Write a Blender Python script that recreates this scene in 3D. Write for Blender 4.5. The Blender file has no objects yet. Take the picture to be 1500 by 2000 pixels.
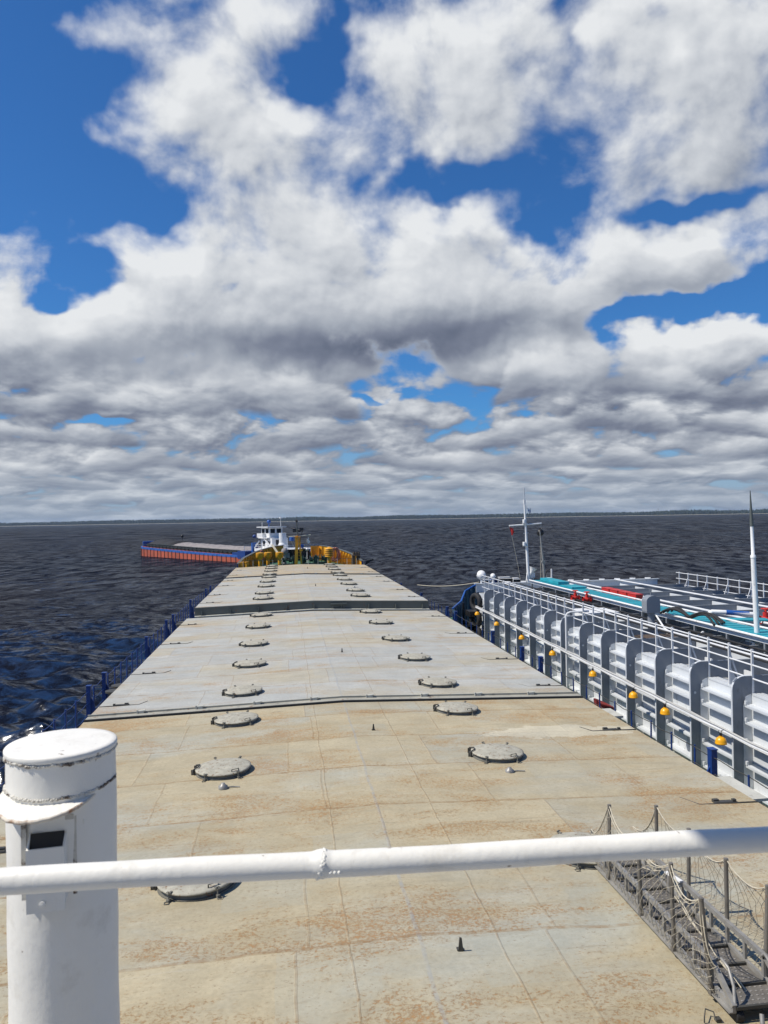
import bpy, math, random
import numpy as np
from mathutils import Vector, Matrix

random.seed(7)
rng = np.random.default_rng(7)
scn = bpy.context.scene
COL = scn.collection
R = math.radians

# ------------------------------------------------------------------ camera
# ship frame: X to starboard, Y ahead, Z up, water at z = 0, eye at z = 10
YAW, PITCH, ROLL, EYE = R(7.35), R(0.46), R(0.97), 10.0
cam = bpy.data.cameras.new("camera")
cam_o = bpy.data.objects.new("camera", cam)
COL.objects.link(cam_o)
fw = Vector((math.sin(YAW) * math.cos(PITCH), math.cos(YAW) * math.cos(PITCH), math.sin(PITCH)))
rt = Vector((math.cos(YAW), -math.sin(YAW), 0))
up = rt.cross(fw)
cr = rt * math.cos(ROLL) - up * math.sin(ROLL)
cu = rt * math.sin(ROLL) + up * math.cos(ROLL)
M3 = Matrix((cr, cu, -fw)).transposed()
cam_o.matrix_world = Matrix.Translation((0, 0, EYE)) @ M3.to_4x4()
cam.sensor_fit = 'VERTICAL'
cam.sensor_height = 36.0
cam.lens = 27.0
cam.clip_start = 0.05
cam.clip_end = 60000
cam.dof.use_dof = True
cam.dof.focus_distance = 35.0
cam.dof.aperture_fstop = 11.0
scn.camera = cam_o

# ------------------------------------------------------------------ exposure
scn.view_settings.view_transform = 'Standard'
scn.view_settings.look = 'None'
scn.view_settings.exposure = 0.0
scn.view_settings.gamma = 1.0
scn.cycles.max_bounces = 6
scn.cycles.diffuse_bounces = 3
scn.cycles.glossy_bounces = 3
scn.cycles.transmission_bounces = 2
scn.cycles.volume_bounces = 0
scn.cycles.use_denoising = True

# ------------------------------------------------------------------ sun
SUN_AZ, SUN_EL = R(-93.0), R(53.0)          # azimuth from the bow, negative to port
sun_dir = Vector((math.sin(SUN_AZ) * math.cos(SUN_EL), math.cos(SUN_AZ) * math.cos(SUN_EL), math.sin(SUN_EL)))
sun = bpy.data.lights.new("sun", 'SUN')
sun.energy = 5.0
sun.angle = R(0.53)
sun.color = (1.0, 0.935, 0.835)
sun_o = bpy.data.objects.new("sun", sun)
sun_o.location = (-60, 10, 90)
sun_o.rotation_euler = sun_dir.to_track_quat('Z', 'Y').to_euler()
COL.objects.link(sun_o)


# ------------------------------------------------------------------ node helpers
class NT:
    def __init__(self, tree):
        self.t = tree
        self.n = tree.nodes
        self.l = tree.links

    def node(self, kind, **kw):
        nd = self.n.new(kind)
        for k, v in kw.items():
            setattr(nd, k, v)
        return nd

    def put(self, sock, v):
        if v is None:
            return
        if isinstance(v, bpy.types.NodeSocket):
            self.l.new(v, sock)
        else:
            sock.default_value = v

    def math(self, op, a, b=None, c=None, clamp=False):
        nd = self.node('ShaderNodeMath', operation=op, use_clamp=clamp)
        self.put(nd.inputs[0], a)
        self.put(nd.inputs[1], b)
        self.put(nd.inputs[2], c)
        return nd.outputs[0]

    def vec(self, op, a, b=None):
        nd = self.node('ShaderNodeVectorMath', operation=op)
        self.put(nd.inputs[0], a)
        if b is not None:
            if op == 'SCALE':
                self.put(nd.inputs['Scale'], b)
            else:
                self.put(nd.inputs[1], b)
        return nd.outputs['Value'] if op in ('LENGTH', 'DOT_PRODUCT', 'DISTANCE') else nd.outputs['Vector']

    def mix(self, f, a, b, blend='MIX'):
        nd = self.node('ShaderNodeMix', data_type='RGBA', blend_type=blend)
        self.put(nd.inputs[0], f)
        self.put(nd.inputs[6], a)
        self.put(nd.inputs[7], b)
        return nd.outputs[2]

    def noise(self, v, scale, detail=4, rough=0.5, dist=0.0, lac=2.0):
        nd = self.node('ShaderNodeTexNoise')
        self.put(nd.inputs['Vector'], v)
        nd.inputs['Scale'].default_value = scale
        nd.inputs['Detail'].default_value = detail
        nd.inputs['Roughness'].default_value = rough
        nd.inputs['Lacunarity'].default_value = lac
        nd.inputs['Distortion'].default_value = dist
        return nd.outputs['Fac']

    def ramp(self, v, a, b, lo=0.0, hi=1.0, kind='SMOOTHSTEP'):
        nd = self.node('ShaderNodeMapRange', interpolation_type=kind, clamp=True)
        self.put(nd.inputs['Value'], v)
        self.put(nd.inputs['From Min'], a)
        self.put(nd.inputs['From Max'], b)
        self.put(nd.inputs['To Min'], lo)
        self.put(nd.inputs['To Max'], hi)
        return nd.outputs['Result']

    def xyz(self, v):
        nd = self.node('ShaderNodeSeparateXYZ')
        self.put(nd.inputs[0], v)
        return nd.outputs

    def comb(self, x=0.0, y=0.0, z=0.0):
        nd = self.node('ShaderNodeCombineXYZ')
        for s, v in zip(nd.inputs, (x, y, z)):
            self.put(s, v)
        return nd.outputs[0]


def rgba(c):
    return (c[0], c[1], c[2], 1.0)


# ------------------------------------------------------------------ sky: clear Nishita sky behind a field of cumulus
# each cloud heap: (azimuth, elevation, half width, half height) in degrees, weight
HEAPS = [
    (-7.8, 30.2, 6.8, 3.3, 1.30),
    (-4.7, 26.1, 5.1, 3.7, 1.30),
    (-2.9, 22.4, 4.5, 2.6, 1.00),
    (-0.1, 32.7, 4.5, 1.9, 1.10),
    (-10.7, 25.2, 2.1, 1.5, 0.75),
    (-13.4, 31.1, 2.7, 1.1, 0.70),
    (-0.2, 26.9, 3.4, 2.1, 0.80),
    (12.1, 31.3, 7.6, 3.6, 1.50),
    (5.9, 27.3, 3.1, 2.1, 1.00),
    (17.4, 28.9, 5.2, 2.9, 1.20),
    (11.7, 26.6, 4.6, 1.5, 0.80),
    (5.1, 24.5, 2.3, 1.3, 0.50),
    (29.7, 27.0, 7.2, 4.5, 1.70),
    (22.0, 24.5, 4.7, 3.4, 1.30),
    (33.0, 29.6, 5.6, 3.4, 1.10),
    (22.9, 29.7, 3.2, 2.5, 1.00),
    (28.9, 22.7, 4.6, 1.8, 0.90),
    (3.5, 19.9, 8.0, 3.0, 1.60),
    (11.9, 19.1, 7.2, 2.7, 1.70),
    (18.6, 16.7, 5.2, 2.6, 1.50),
    (5.7, 15.4, 14.5, 3.2, 1.50),
    (-4.4, 16.7, 6.6, 2.8, 1.20),
    (21.8, 15.0, 2.9, 1.7, 0.80),
    (-17.4, 18.3, 2.8, 2.2, 1.30),
    (-15.0, 12.6, 9.2, 2.7, 1.60),
    (-10.9, 14.9, 5.2, 1.5, 0.90),
    (-8.7, 19.4, 2.5, 1.3, 0.75),
    (-12.2, 18.8, 1.4, 0.8, 0.40),
    (28.8, 17.3, 7.0, 1.9, 1.50),
    (33.7, 18.9, 3.4, 1.8, 1.30),
    (23.7, 18.9, 3.2, 1.6, 1.00),
    (28.3, 10.0, 8.7, 2.4, 1.70),
    (14.4, 10.3, 4.1, 1.8, 1.50),
    (20.0, 11.7, 4.4, 1.6, 1.10),
    (7.2, 13.1, 7.3, 1.6, 1.40),
    (0.3, 12.2, 7.5, 1.5, 1.00),
    (-11.0, 10.1, 11.4, 1.8, 1.20),
    (1.8, 9.8, 3.4, 1.5, 1.10),
]
# clear gaps between them
GAPS = [
    (2.9, 30.3, 2.7, 1.9, 1.10),
    (-17.0, 26.7, 5.1, 5.1, 1.40),
    (-10.8, 21.8, 3.8, 1.9, 1.20),
    (-13.6, 17.4, 3.0, 1.5, 0.75),
    (-15.9, 15.1, 1.5, 0.7, 0.60),
    (-8.0, 20.5, 2.1, 1.3, 0.35),
    (13.5, 23.5, 5.7, 1.3, 1.00),
    (19.0, 20.4, 3.3, 1.5, 1.00),
    (29.4, 14.0, 6.6, 0.7, 1.30),
    (33.6, 13.5, 2.5, 1.0, 0.60),
    (7.3, 9.3, 1.9, 0.3, 0.60),
    (30.2, 20.2, 3.9, 0.6, 1.00),
    (20.2, 7.2, 2.2, 0.3, 0.30),
    (21.5, 32.1, 1.1, 1.9, 0.50),
    (4.5, 33.1, 1.1, 1.4, 0.50),
    (28.1, 31.1, 1.3, 0.8, 0.40),
    (-12.7, 7.5, 2.0, 0.4, 0.60),
]
# the thick, flat undersides of the heaps: (azimuth, elevation, half width, half height), weight
BASES = [
    (8.3, 11.8, 8.0, 1.4, 0.80),
    (0.3, 13.1, 9.8, 1.4, 0.50),
    (17.8, 13.9, 6.3, 1.3, 0.38),
    (12.5, 13.8, 4.6, 1.1, 0.25),
    (-15.0, 11.3, 7.2, 1.2, 0.40),
    (28.8, 15.7, 8.0, 1.1, 0.26),
    (27.9, 22.4, 6.7, 1.4, 0.16),
    (32.5, 24.1, 4.7, 1.7, 0.12),
    (13.6, 27.4, 5.7, 1.5, 0.06),
    (-2.9, 21.4, 4.1, 1.3, 0.12),
    (5.7, 15.4, 11.5, 1.4, 0.10),
]


HEAP_K, AMP_HI, COVER_HI, LIT_K, FINE_K = 1.45, 4.2, -0.33, 0.25, 0.15
# rows of low cumulus: elevation of the underside, height, detail along the horizon
ROWS = [(0.5, 0.75, 0.34), (1.3, 1.05, 0.25), (2.3, 1.4, 0.19), (3.6, 1.85, 0.15), (5.4, 2.6, 0.115), (7.8, 3.3, 0.085)]


def gauss_sum(nt, pos, blobs):
    acc = None
    for (a, e, w, h, wt) in blobs:
        d = nt.vec('SUBTRACT', pos, (a, e, 0))
        d = nt.vec('MULTIPLY', d, (1 / w, 1 / h, 0))
        q = nt.vec('DOT_PRODUCT', d, d)
        g = nt.math('EXPONENT', nt.math('MULTIPLY', q, -1.0))
        acc = nt.math('MULTIPLY_ADD', g, wt, 0.0 if acc is None else acc)
    return acc


def make_cloud_groups(soft=False):
    """cloud_heaps: the big heaps; cloud_detail: fractal detail at three sizes, the small ones low over the horizon"""
    g = bpy.data.node_groups.new("cloud_soft_detail" if soft else "cloud_detail", 'ShaderNodeTree')
    g.interface.new_socket("Pos", in_out='INPUT', socket_type='NodeSocketVector')
    g.interface.new_socket("Detail", in_out='OUTPUT', socket_type='NodeSocketFloat')
    nt = NT(g)
    gi = nt.node('NodeGroupInput')
    go = nt.node('NodeGroupOutput')
    pos = gi.outputs[0]
    az, el, _ = nt.xyz(pos)
    n_big = nt.noise(nt.vec('MULTIPLY', pos, (0.115, 0.140, 0)), 1.0, 3 if soft else 8, 0.55, 0.15)
    n_mid = nt.noise(nt.vec('MULTIPLY', pos, (0.17, 0.38, 0)), 1.0, 3 if soft else 7, 0.53, 0.2)
    n_low = nt.noise(nt.vec('MULTIPLY', pos, (0.22, 0.85, 0)), 1.0, 2 if soft else 5, 0.50, 0.15)
    def puffs(st, detail):
        v = nt.node('ShaderNodeTexVoronoi', feature='F1', distance='EUCLIDEAN')
        nt.put(v.inputs['Vector'], nt.vec('MULTIPLY', pos, st))
        v.inputs['Scale'].default_value = 1.0
        v.inputs['Detail'].default_value = detail
        v.inputs['Roughness'].default_value = 0.5
        v.normalize = False
        return nt.math('SUBTRACT', 0.62, v.outputs['Distance'])
    if not soft:
        n_big = nt.math('MULTIPLY_ADD', puffs((0.30, 0.36, 0), 2.0), 0.085, n_big)
        n_mid = nt.math('MULTIPLY_ADD', puffs((0.36, 0.66, 0), 1.0), 0.11, n_mid)
        n_low = nt.math('MULTIPLY_ADD', puffs((0.40, 1.15, 0), 0.5), 0.08, n_low)
    k_low = nt.ramp(el, 5.0, 2.5)
    k_mid = nt.math('MULTIPLY', nt.ramp(el, 12.0, 8.0), nt.math('SUBTRACT', 1.0, k_low))
    k_big = nt.math('SUBTRACT', nt.math('SUBTRACT', 1.0, k_low), k_mid)
    n = nt.math('MULTIPLY', n_big, k_big)
    n = nt.math('MULTIPLY_ADD', n_mid, k_mid, n)
    n = nt.math('MULTIPLY_ADD', n_low, k_low, n)
    nt.l.new(nt.math('SUBTRACT', n, 0.5), go.inputs[0])
    if soft:
        return g
    h = bpy.data.node_groups.new("cloud_heaps", 'ShaderNodeTree')
    h.interface.new_socket("Pos", in_out='INPUT', socket_type='NodeSocketVector')
    h.interface.new_socket("Heaps", in_out='OUTPUT', socket_type='NodeSocketFloat')
    nt = NT(h)
    gi = nt.node('NodeGroupInput')
    go = nt.node('NodeGroupOutput')
    pos_ = gauss_sum(nt, gi.outputs[0], HEAPS)
    pos_ = nt.math('SUBTRACT', 1.0, nt.math('EXPONENT', nt.math('MULTIPLY', pos_, -1.5)))
    gap_ = gauss_sum(nt, gi.outputs[0], GAPS)
    nt.l.new(nt.math('MULTIPLY_ADD', gap_, -0.85, pos_), go.inputs[0])
    return g, h


def build_world():
    w = bpy.data.worlds.new("World")
    scn.world = w
    w.use_nodes = True
    nt = NT(w.node_tree)
    nt.n.clear()
    sky = nt.node('ShaderNodeTexSky', sky_type='NISHITA')
    sky.sun_disc = False
    sky.sun_elevation = SUN_EL
    sky.sun_rotation = SUN_AZ
    sky.altitude = 0
    sky.air_density = 1.0
    sky.dust_density = 0.35
    sky.ozone_density = 3.0
    geo = nt.node('ShaderNodeTexCoord')
    d = nt.vec('NORMALIZE', geo.outputs['Generated'])
    x, y, z = nt.xyz(d)
    az = nt.math('MULTIPLY', nt.math('ARCTAN2', x, y), 180 / math.pi)
    el = nt.math('MULTIPLY', nt.math('ARCSINE', z), 180 / math.pi)
    pos = nt.comb(az, el, 0.0)
    detail, heaps = make_cloud_groups()
    soft = make_cloud_groups(True)

    def use(grp, p):
        nd = nt.node('ShaderNodeGroup')
        nd.node_tree = grp
        nt.put(nd.inputs[0], p)
        return nd.outputs[0]

    # warp so that heaps get ragged outlines
    wn = nt.node('ShaderNodeTexNoise')
    nt.put(wn.inputs['Vector'], nt.vec('MULTIPLY', pos, (1, 1.4, 1)))
    wn.inputs['Scale'].default_value = 0.2
    wn.inputs['Detail'].default_value = 3
    wn.inputs['Roughness'].default_value = 0.55
    wv = nt.vec('SUBTRACT', wn.outputs['Color'], (0.5, 0.5, 0.5))
    wpos = nt.vec('ADD', pos, nt.vec('MULTIPLY', wv, (6.5, 4.5, 0)))
    hi = nt.ramp(el, 2.0, 14.0, 0.22, 1.0)
    off1 = nt.vec('SCALE', (-1.0, 2.0, 0), hi)
    off2 = nt.vec('SCALE', (-0.32, 0.42, 0), hi)
    amp = nt.ramp(el, 3.0, 14.0, 5.2, AMP_HI)
    cover = nt.ramp(el, 10.0, 5.5, COVER_HI, 0.75)
    back = nt.ramp(nt.math('ABSOLUTE', az), 55.0, 85.0, 0.0, -0.85)
    flat = nt.math('ADD', nt.math('ADD', cover, back), nt.ramp(el, 16.0, 24.0, 0.0, 0.22))
    # light comes over the left shoulder from high up: compare with the cloud a little up and to the left
    m0 = nt.math('MULTIPLY', use(heaps, wpos), HEAP_K)
    m1 = nt.math('MULTIPLY', use(heaps, nt.vec('ADD', wpos, off1)), HEAP_K)
    n0 = use(detail, pos)
    n1 = use(soft, nt.vec('ADD', pos, off1))
    n2 = use(detail, nt.vec('ADD', pos, off2))
    D0 = nt.math('MULTIPLY_ADD', n0, amp, nt.math('ADD', m0, flat))
    D1 = nt.math('MULTIPLY_ADD', n1, amp, nt.math('ADD', m1, flat))
    fine = nt.math('MULTIPLY', nt.math('SUBTRACT', n0, n2), amp)
    lit = nt.math('SUBTRACT', D0, D1)
    edge = nt.ramp(el, 13.0, 23.0, 0.45, 1.30)
    alpha = nt.ramp(nt.math('DIVIDE', D0, edge), 0.0, 1.0)
    thick = nt.ramp(D0, 0.3, 2.2)
    base = gauss_sum(nt, nt.vec('ADD', pos, nt.vec('SCALE', (0.0, 3.0, 0), n1)), BASES)
    base = nt.math('MULTIPLY', nt.math('MULTIPLY', base, 1.0), nt.ramp(D0, 0.1, 0.8))
    b = nt.math('MULTIPLY_ADD', nt.math('MAXIMUM', nt.math('MINIMUM', lit, 1.4), -1.4), LIT_K, 0.86)
    b = nt.math('MULTIPLY_ADD', thick, -0.06, b)
    b = nt.math('SUBTRACT', b, base)
    # low over the water the heaps stand in rows, one behind the other: bright puffy tops, flat grey undersides
    soft_low = nt.ramp(el, 13.0, 8.0)
    strata = nt.math('MULTIPLY_ADD', n0, 1.6, 0.54)
    strata = nt.math('MULTIPLY_ADD', nt.math('MAXIMUM', nt.math('MINIMUM', lit, 1.2), -1.2), 0.16, strata)
    b = nt.math('ADD', nt.math('MULTIPLY', b, nt.math('SUBTRACT', 1.0, soft_low)), nt.math('MULTIPLY', strata, soft_low))

    def line_noise(scale, seed, detail=2):
        n = nt.node('ShaderNodeTexNoise', noise_dimensions='1D')
        nt.put(n.inputs['W'], nt.math('MULTIPLY_ADD', az, scale, seed))
        n.inputs['Scale'].default_value = 1.0
        n.inputs['Detail'].default_value = detail
        n.inputs['Roughness'].default_value = 0.5
        return n.outputs['Fac']
    for k, (e_, h_, f_) in enumerate(ROWS):
        far_k = max(0.0, 1.0 - k / 4.0)        # the far rows run together into flat grey layers
        hn_ = line_noise(f_, 17.3 * k + 3.1, 2 if k > 2 else 1)
        height = nt.ramp(hn_, 0.34, 0.64, 0.35 * h_, h_)
        foot = nt.math('MULTIPLY_ADD', nt.math('SUBTRACT', line_noise(f_ * 0.6, 9.7 * k + 40.0), 0.5), 1.1 * h_, e_)
        t = nt.math('DIVIDE', nt.math('SUBTRACT', el, foot), height)
        tt = nt.math('MULTIPLY_ADD', n0, -2.1 + 0.5 * far_k, t)
        mask = nt.math('MULTIPLY', nt.ramp(tt, 1.05, 0.64 - 0.15 * far_k), nt.ramp(nt.math('MULTIPLY_ADD', n0, -0.5, t), -0.16, 0.12))
        mask = nt.math('MULTIPLY', mask, nt.ramp(hn_, 0.33, 0.44))
        shade = nt.ramp(t, 0.0, 0.95, 0.0, 1.0, 'LINEAR')
        shade = nt.math('MULTIPLY_ADD', nt.math('POWER', shade, 0.85), 0.60 - 0.22 * far_k, 0.25 + 0.13 * far_k)
        shade = nt.math('MULTIPLY_ADD', n0, 0.9 - 0.4 * far_k, shade)
        b = nt.math('MULTIPLY_ADD', nt.math('SUBTRACT', shade, b), nt.math('MULTIPLY', mask, 0.92), b)
        alpha = nt.math('MAXIMUM', alpha, mask)
    b = nt.math('MULTIPLY_ADD', fine, FINE_K, b)
    b = nt.math('MAXIMUM', nt.math('MINIMUM', b, 1.0), 0.0)
    cr_ = nt.node('ShaderNodeValToRGB')
    nt.put(cr_.inputs[0], b)
    e = cr_.color_ramp.elements
    e[0].position = 0.0
    e[0].color = (0.125, 0.150, 0.215, 1)
    e[1].position = 1.0
    e[1].color = (0.80, 0.82, 0.84, 1)
    for p, c in ((0.25, (0.200, 0.228, 0.300)), (0.5, (0.35, 0.385, 0.45)), (0.75, (0.585, 0.615, 0.66))):
        el_ = cr_.color_ramp.elements.new(p)
        el_.color = rgba(c)
    cloud = cr_.outputs[0]
    # distance: clouds low over the horizon sit behind more air
    air = nt.ramp(el, 5.0, 0.0, 0.0, 0.60)
    cloud = nt.mix(air, cloud, (0.29, 0.365, 0.47, 1))
    blue = nt.mix(1.0, sky.outputs[0], (0.33, 0.76, 1.22, 1), 'MULTIPLY')
    blue = nt.vec('SCALE', blue, 0.090)
    hzn = nt.ramp(el, 8.0, 0.0, 0.0, 0.85)
    blue = nt.mix(hzn, blue, (0.33, 0.42, 0.55, 1))
    out = nt.mix(alpha, blue, cloud)
    out = nt.vec('SCALE', out, 10.0)
    bg = nt.node('ShaderNodeBackground')
    bg.inputs['Strength'].default_value = 0.1
    nt.put(bg.inputs[0], out)
    wo = nt.node('ShaderNodeOutputWorld')
    nt.l.new(bg.outputs[0], wo.inputs[0])
    w.cycles.sampling_method = 'MANUAL'
    w.cycles.sample_map_resolution = 512


build_world()


# ------------------------------------------------------------------ mesh helpers
class MB:
    """collects simple shapes; out() links them as ONE mesh object"""

    def __init__(self):
        self.v, self.f, self.s, self.m = [], [], [], []
        self.mi = 0

    def add(self, vs, fs, smooth=False):
        b = len(self.v)
        self.v += [tuple(p) for p in vs]
        for f in fs:
            self.f.append(tuple(b + i for i in f))
            self.s.append(smooth)
            self.m.append(self.mi)
        return self

    def box(self, c, s, rz=0.0, M=None):
        x, y, z = s[0] / 2, s[1] / 2, s[2] / 2
        p = [Vector((a * x, b * y, d * z)) for d in (-1, 1) for (a, b) in ((-1, -1), (1, -1), (1, 1), (-1, 1))]
        T = Matrix.Rotation(rz, 3, 'Z') if M is None else M
        c = Vector(c)
        return self.add([T @ q + c for q in p],
                        [(3, 2, 1, 0), (4, 5, 6, 7), (0, 1, 5, 4), (1, 2, 6, 5), (2, 3, 7, 6), (3, 0, 4, 7)])

    def bar(self, p0, p1, w, h, upv=(0, 0, 1)):
        """rectangular bar from p0 to p1, w across, h along upv"""
        p0, p1 = Vector(p0), Vector(p1)
        d = (p1 - p0).normalized()
        u = Vector(upv)
        if abs(d.dot(u)) > 0.98:
            u = Vector((0, 1, 0)) if abs(d.y) < 0.9 else Vector((1, 0, 0))
        a = d.cross(u).normalized() * (w / 2)
        b = a.cross(d).normalized() * (h / 2)
        vs = [q + i * a + j * b for q in (p0, p1) for (i, j) in ((-1, -1), (1, -1), (1, 1), (-1, 1))]
        return self.add(vs, [(3, 2, 1, 0), (4, 5, 6, 7), (0, 1, 5, 4), (1, 2, 6, 5), (2, 3, 7, 6), (3, 0, 4, 7)])

    def tube(self, pts, r, n=8, caps=True):
        pts = [Vector(p) for p in pts]
        rs = r if isinstance(r, (list, tuple)) else [r] * len(pts)
        t0 = (pts[1] - pts[0]).normalized()
        a = t0.orthogonal().normalized()
        vs, fs = [], []
        for i, p in enumerate(pts):
            if i == 0:
                t = t0
            elif i == len(pts) - 1:
                t = (pts[i] - pts[i - 1]).normalized()
            else:
                t = ((pts[i + 1] - p).normalized() + (p - pts[i - 1]).normalized())
                t = t.normalized() if t.length > 1e-6 else t0
            a = (a - t * a.dot(t))
            a = a.normalized() if a.length > 1e-6 else t.orthogonal().normalized()
            b = t.cross(a)
            for k in range(n):
                w = 2 * math.pi * k / n
                vs.append(p + (a * math.cos(w) + b * math.sin(w)) * rs[i])
        for i in range(len(pts) - 1):
            for k in range(n):
                k2 = (k + 1) % n
                fs.append((i * n + k, i * n + k2, (i + 1) * n + k2, (i + 1) * n + k))
        self.add(vs, fs, True)
        if caps:
            m = (len(pts) - 1) * n
            self.add(vs[:n], [tuple(range(n - 1, -1, -1))])
            self.add(vs[m:], [tuple(range(n))])
        return self

    def lathe(self, prof, c=(0, 0, 0), n=24, M=None, smooth=True):
        """profile of (radius, height) from bottom to top, turned about Z"""
        c = Vector(c)
        T = M if M is not None else Matrix.Identity(3)
        for i in range(len(prof) - 1):
            vs = []
            for (r, z) in (prof[i], prof[i + 1]):
                for k in range(n):
                    w = 2 * math.pi * k / n
                    vs.append(T @ Vector((r * math.cos(w), r * math.sin(w), z)) + c)
            fs = [(k, (k + 1) % n, n + (k + 1) % n, n + k) for k in range(n)]
            self.add(vs, fs, smooth)
        return self

    def dome(self, prof, c=(0, 0, 0), n=24, M=None):
        """lathe with shared, smooth rings"""
        c = Vector(c)
        T = M if M is not None else Matrix.Identity(3)
        vs, fs = [], []
        for (r, z) in prof:
            for k in range(n):
                w = 2 * math.pi * k / n
                vs.append(T @ Vector((r * math.cos(w), r * math.sin(w), z)) + c)
        for i in range(len(prof) - 1):
            for k in range(n):
                fs.append((i * n + k, i * n + (k + 1) % n, (i + 1) * n + (k + 1) % n, (i + 1) * n + k))
        return self.add(vs, fs, True)

    def prism(self, poly, z0, z1, axis='z', smooth=False):
        """polygon pulled along an axis; poly is counter-clockwise seen from the +axis"""
        n = len(poly)

        def P(p, z):
            return {'z': (p[0], p[1], z), 'y': (p[0], z, p[1]), 'x': (z, p[0], p[1])}[axis]
        lo = [P(p, z0) for p in poly]
        hi = [P(p, z1) for p in poly]
        flip = axis == 'y'
        cap0, cap1 = tuple(range(n - 1, -1, -1)), tuple(range(n))
        if flip:
            cap0, cap1 = cap1, cap0
        self.add(lo, [cap0])
        self.add(hi, [cap1])
        fs = []
        for k in range(n):
            q = (k, (k + 1) % n, n + (k + 1) % n, n + k)
            fs.append(q[::-1] if flip else q)
        return self.add(lo + hi, fs, smooth)

    def mesh(self, name, mats, off=(0, 0, 0)):
        me = bpy.data.meshes.new(name)
        ox, oy, oz = off
        me.from_pydata([(x - ox, y - oy, z - oz) for (x, y, z) in self.v], [], self.f)
        for m in (mats if isinstance(mats, (list, tuple)) else [mats]):
            me.materials.append(m)
        me.polygons.foreach_set('use_smooth', self.s)
        me.polygons.foreach_set('material_index', self.m)
        me.update()
        return me


ORG = {}


def thing(name, label, cat, loc=(0, 0, 0), group=None):
    o = bpy.data.objects.new(name, None)
    o.empty_display_size = 0.3
    COL.objects.link(o)
    o.location = loc
    o['label'] = label
    o['category'] = cat
    if group:
        o['group'] = group
    ORG[o.name] = Vector(loc)
    return o


def part(mb, name, mats, parent, label=None):
    """mesh in world coordinates -> child of parent"""
    off = ORG[parent.name]
    o = bpy.data.objects.new(name, mb.mesh(name, mats, off))
    COL.objects.link(o)
    o.parent = parent
    ORG[o.name] = off
    if label:
        o['label'] = label
    return o


def single(mb, name, label, cat, mats, loc=(0, 0, 0), group=None):
    o = bpy.data.objects.new(name, mb.mesh(name, mats, loc))
    COL.objects.link(o)
    o.location = loc
    o['label'] = label
    o['category'] = cat
    if group:
        o['group'] = group
    ORG[o.name] = Vector(loc)
    return o


def setting(mb, name, mats, kind='structure', label=None):
    o = bpy.data.objects.new(name, mb.mesh(name, mats))
    COL.objects.link(o)
    o['kind'] = kind
    return o


def dup(o, parent=None):
    c = o.copy()
    COL.objects.link(c)
    c.parent = parent
    for ch in [q for q in bpy.data.objects if q.parent == o]:
        dup(ch, c)
    return c


def kids(o):
    return list(o.children)


def dup_thing(o, loc, rz=0.0, label=None):
    c = o.copy()
    COL.objects.link(c)
    c.location = loc
    c.rotation_euler = (0, 0, rz)
    if label:
        c['label'] = label
    for ch in kids(o):
        d = ch.copy()
        COL.objects.link(d)
        d.parent = c
        for gg in kids(ch):
            e = gg.copy()
            COL.objects.link(e)
            e.parent = d
    return c


# ------------------------------------------------------------------ materials
def new_mat(name):
    m = bpy.data.materials.new(name)
    m.use_nodes = True
    nt = NT(m.node_tree)
    nt.n.clear()
    out = nt.node('ShaderNodeOutputMaterial')
    bs = nt.node('ShaderNodeBsdfPrincipled')
    nt.l.new(bs.outputs[0], out.inputs[0])
    return m, nt, bs


def paint(name, col, rough=0.5, var=0.10, vs=1.5, rust=0.0, rs=3.0, dirt=0.0, bump=0.0, bs_=20.0, metal=0.0,
          rust_col=(0.16, 0.07, 0.025), dirt_col=(0.10, 0.09, 0.075)):
    m, nt, bs = new_mat(name)
    rnd = nt.node('ShaderNodeObjectInfo').outputs['Random']
    co = nt.vec('ADD', nt.node('ShaderNodeTexCoord').outputs['Object'], nt.vec('SCALE', (31.0, 17.0, 23.0), rnd))
    n1 = nt.noise(co, vs, 5, 0.6)
    f = nt.ramp(n1, 0.3, 0.7, 1 - var, 1 + var, 'LINEAR')
    c = nt.vec('SCALE', nt.vec('ADD', rgba(col)[:3], (0, 0, 0)), f)
    rgh = nt.ramp(n1, 0.3, 0.7, rough - 0.06, rough + 0.06, 'LINEAR')
    if dirt:
        nd = nt.noise(nt.vec('MULTIPLY', co, (1, 1, 0.45)), vs * 2.3, 6, 0.65)
        c = nt.mix(nt.ramp(nd, 0.62 - dirt * 0.3, 0.78, 0, 0.75), c, rgba(dirt_col))
    if rust:
        nr = nt.noise(co, rs, 7, 0.68)
        k = nt.ramp(nr, 0.68 - rust * 0.22, 0.76 - rust * 0.15)
        c = nt.mix(k, c, rgba(rust_col))
        rgh = nt.math('MAXIMUM', rgh, nt.math('MULTIPLY', k, 0.85))
    nt.put(bs.inputs['Base Color'], c)
    nt.put(bs.inputs['Roughness'], rgh)
    bs.inputs['Metallic'].default_value = metal
    if bump:
        b = nt.node('ShaderNodeBump')
        b.inputs['Strength'].default_value = bump
        b.inputs['Distance'].default_value = 0.01
        nt.put(b.inputs['Height'], nt.noise(co, bs_, 4, 0.6))
        nt.l.new(b.outputs[0], bs.inputs['Normal'])
    return m


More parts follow.
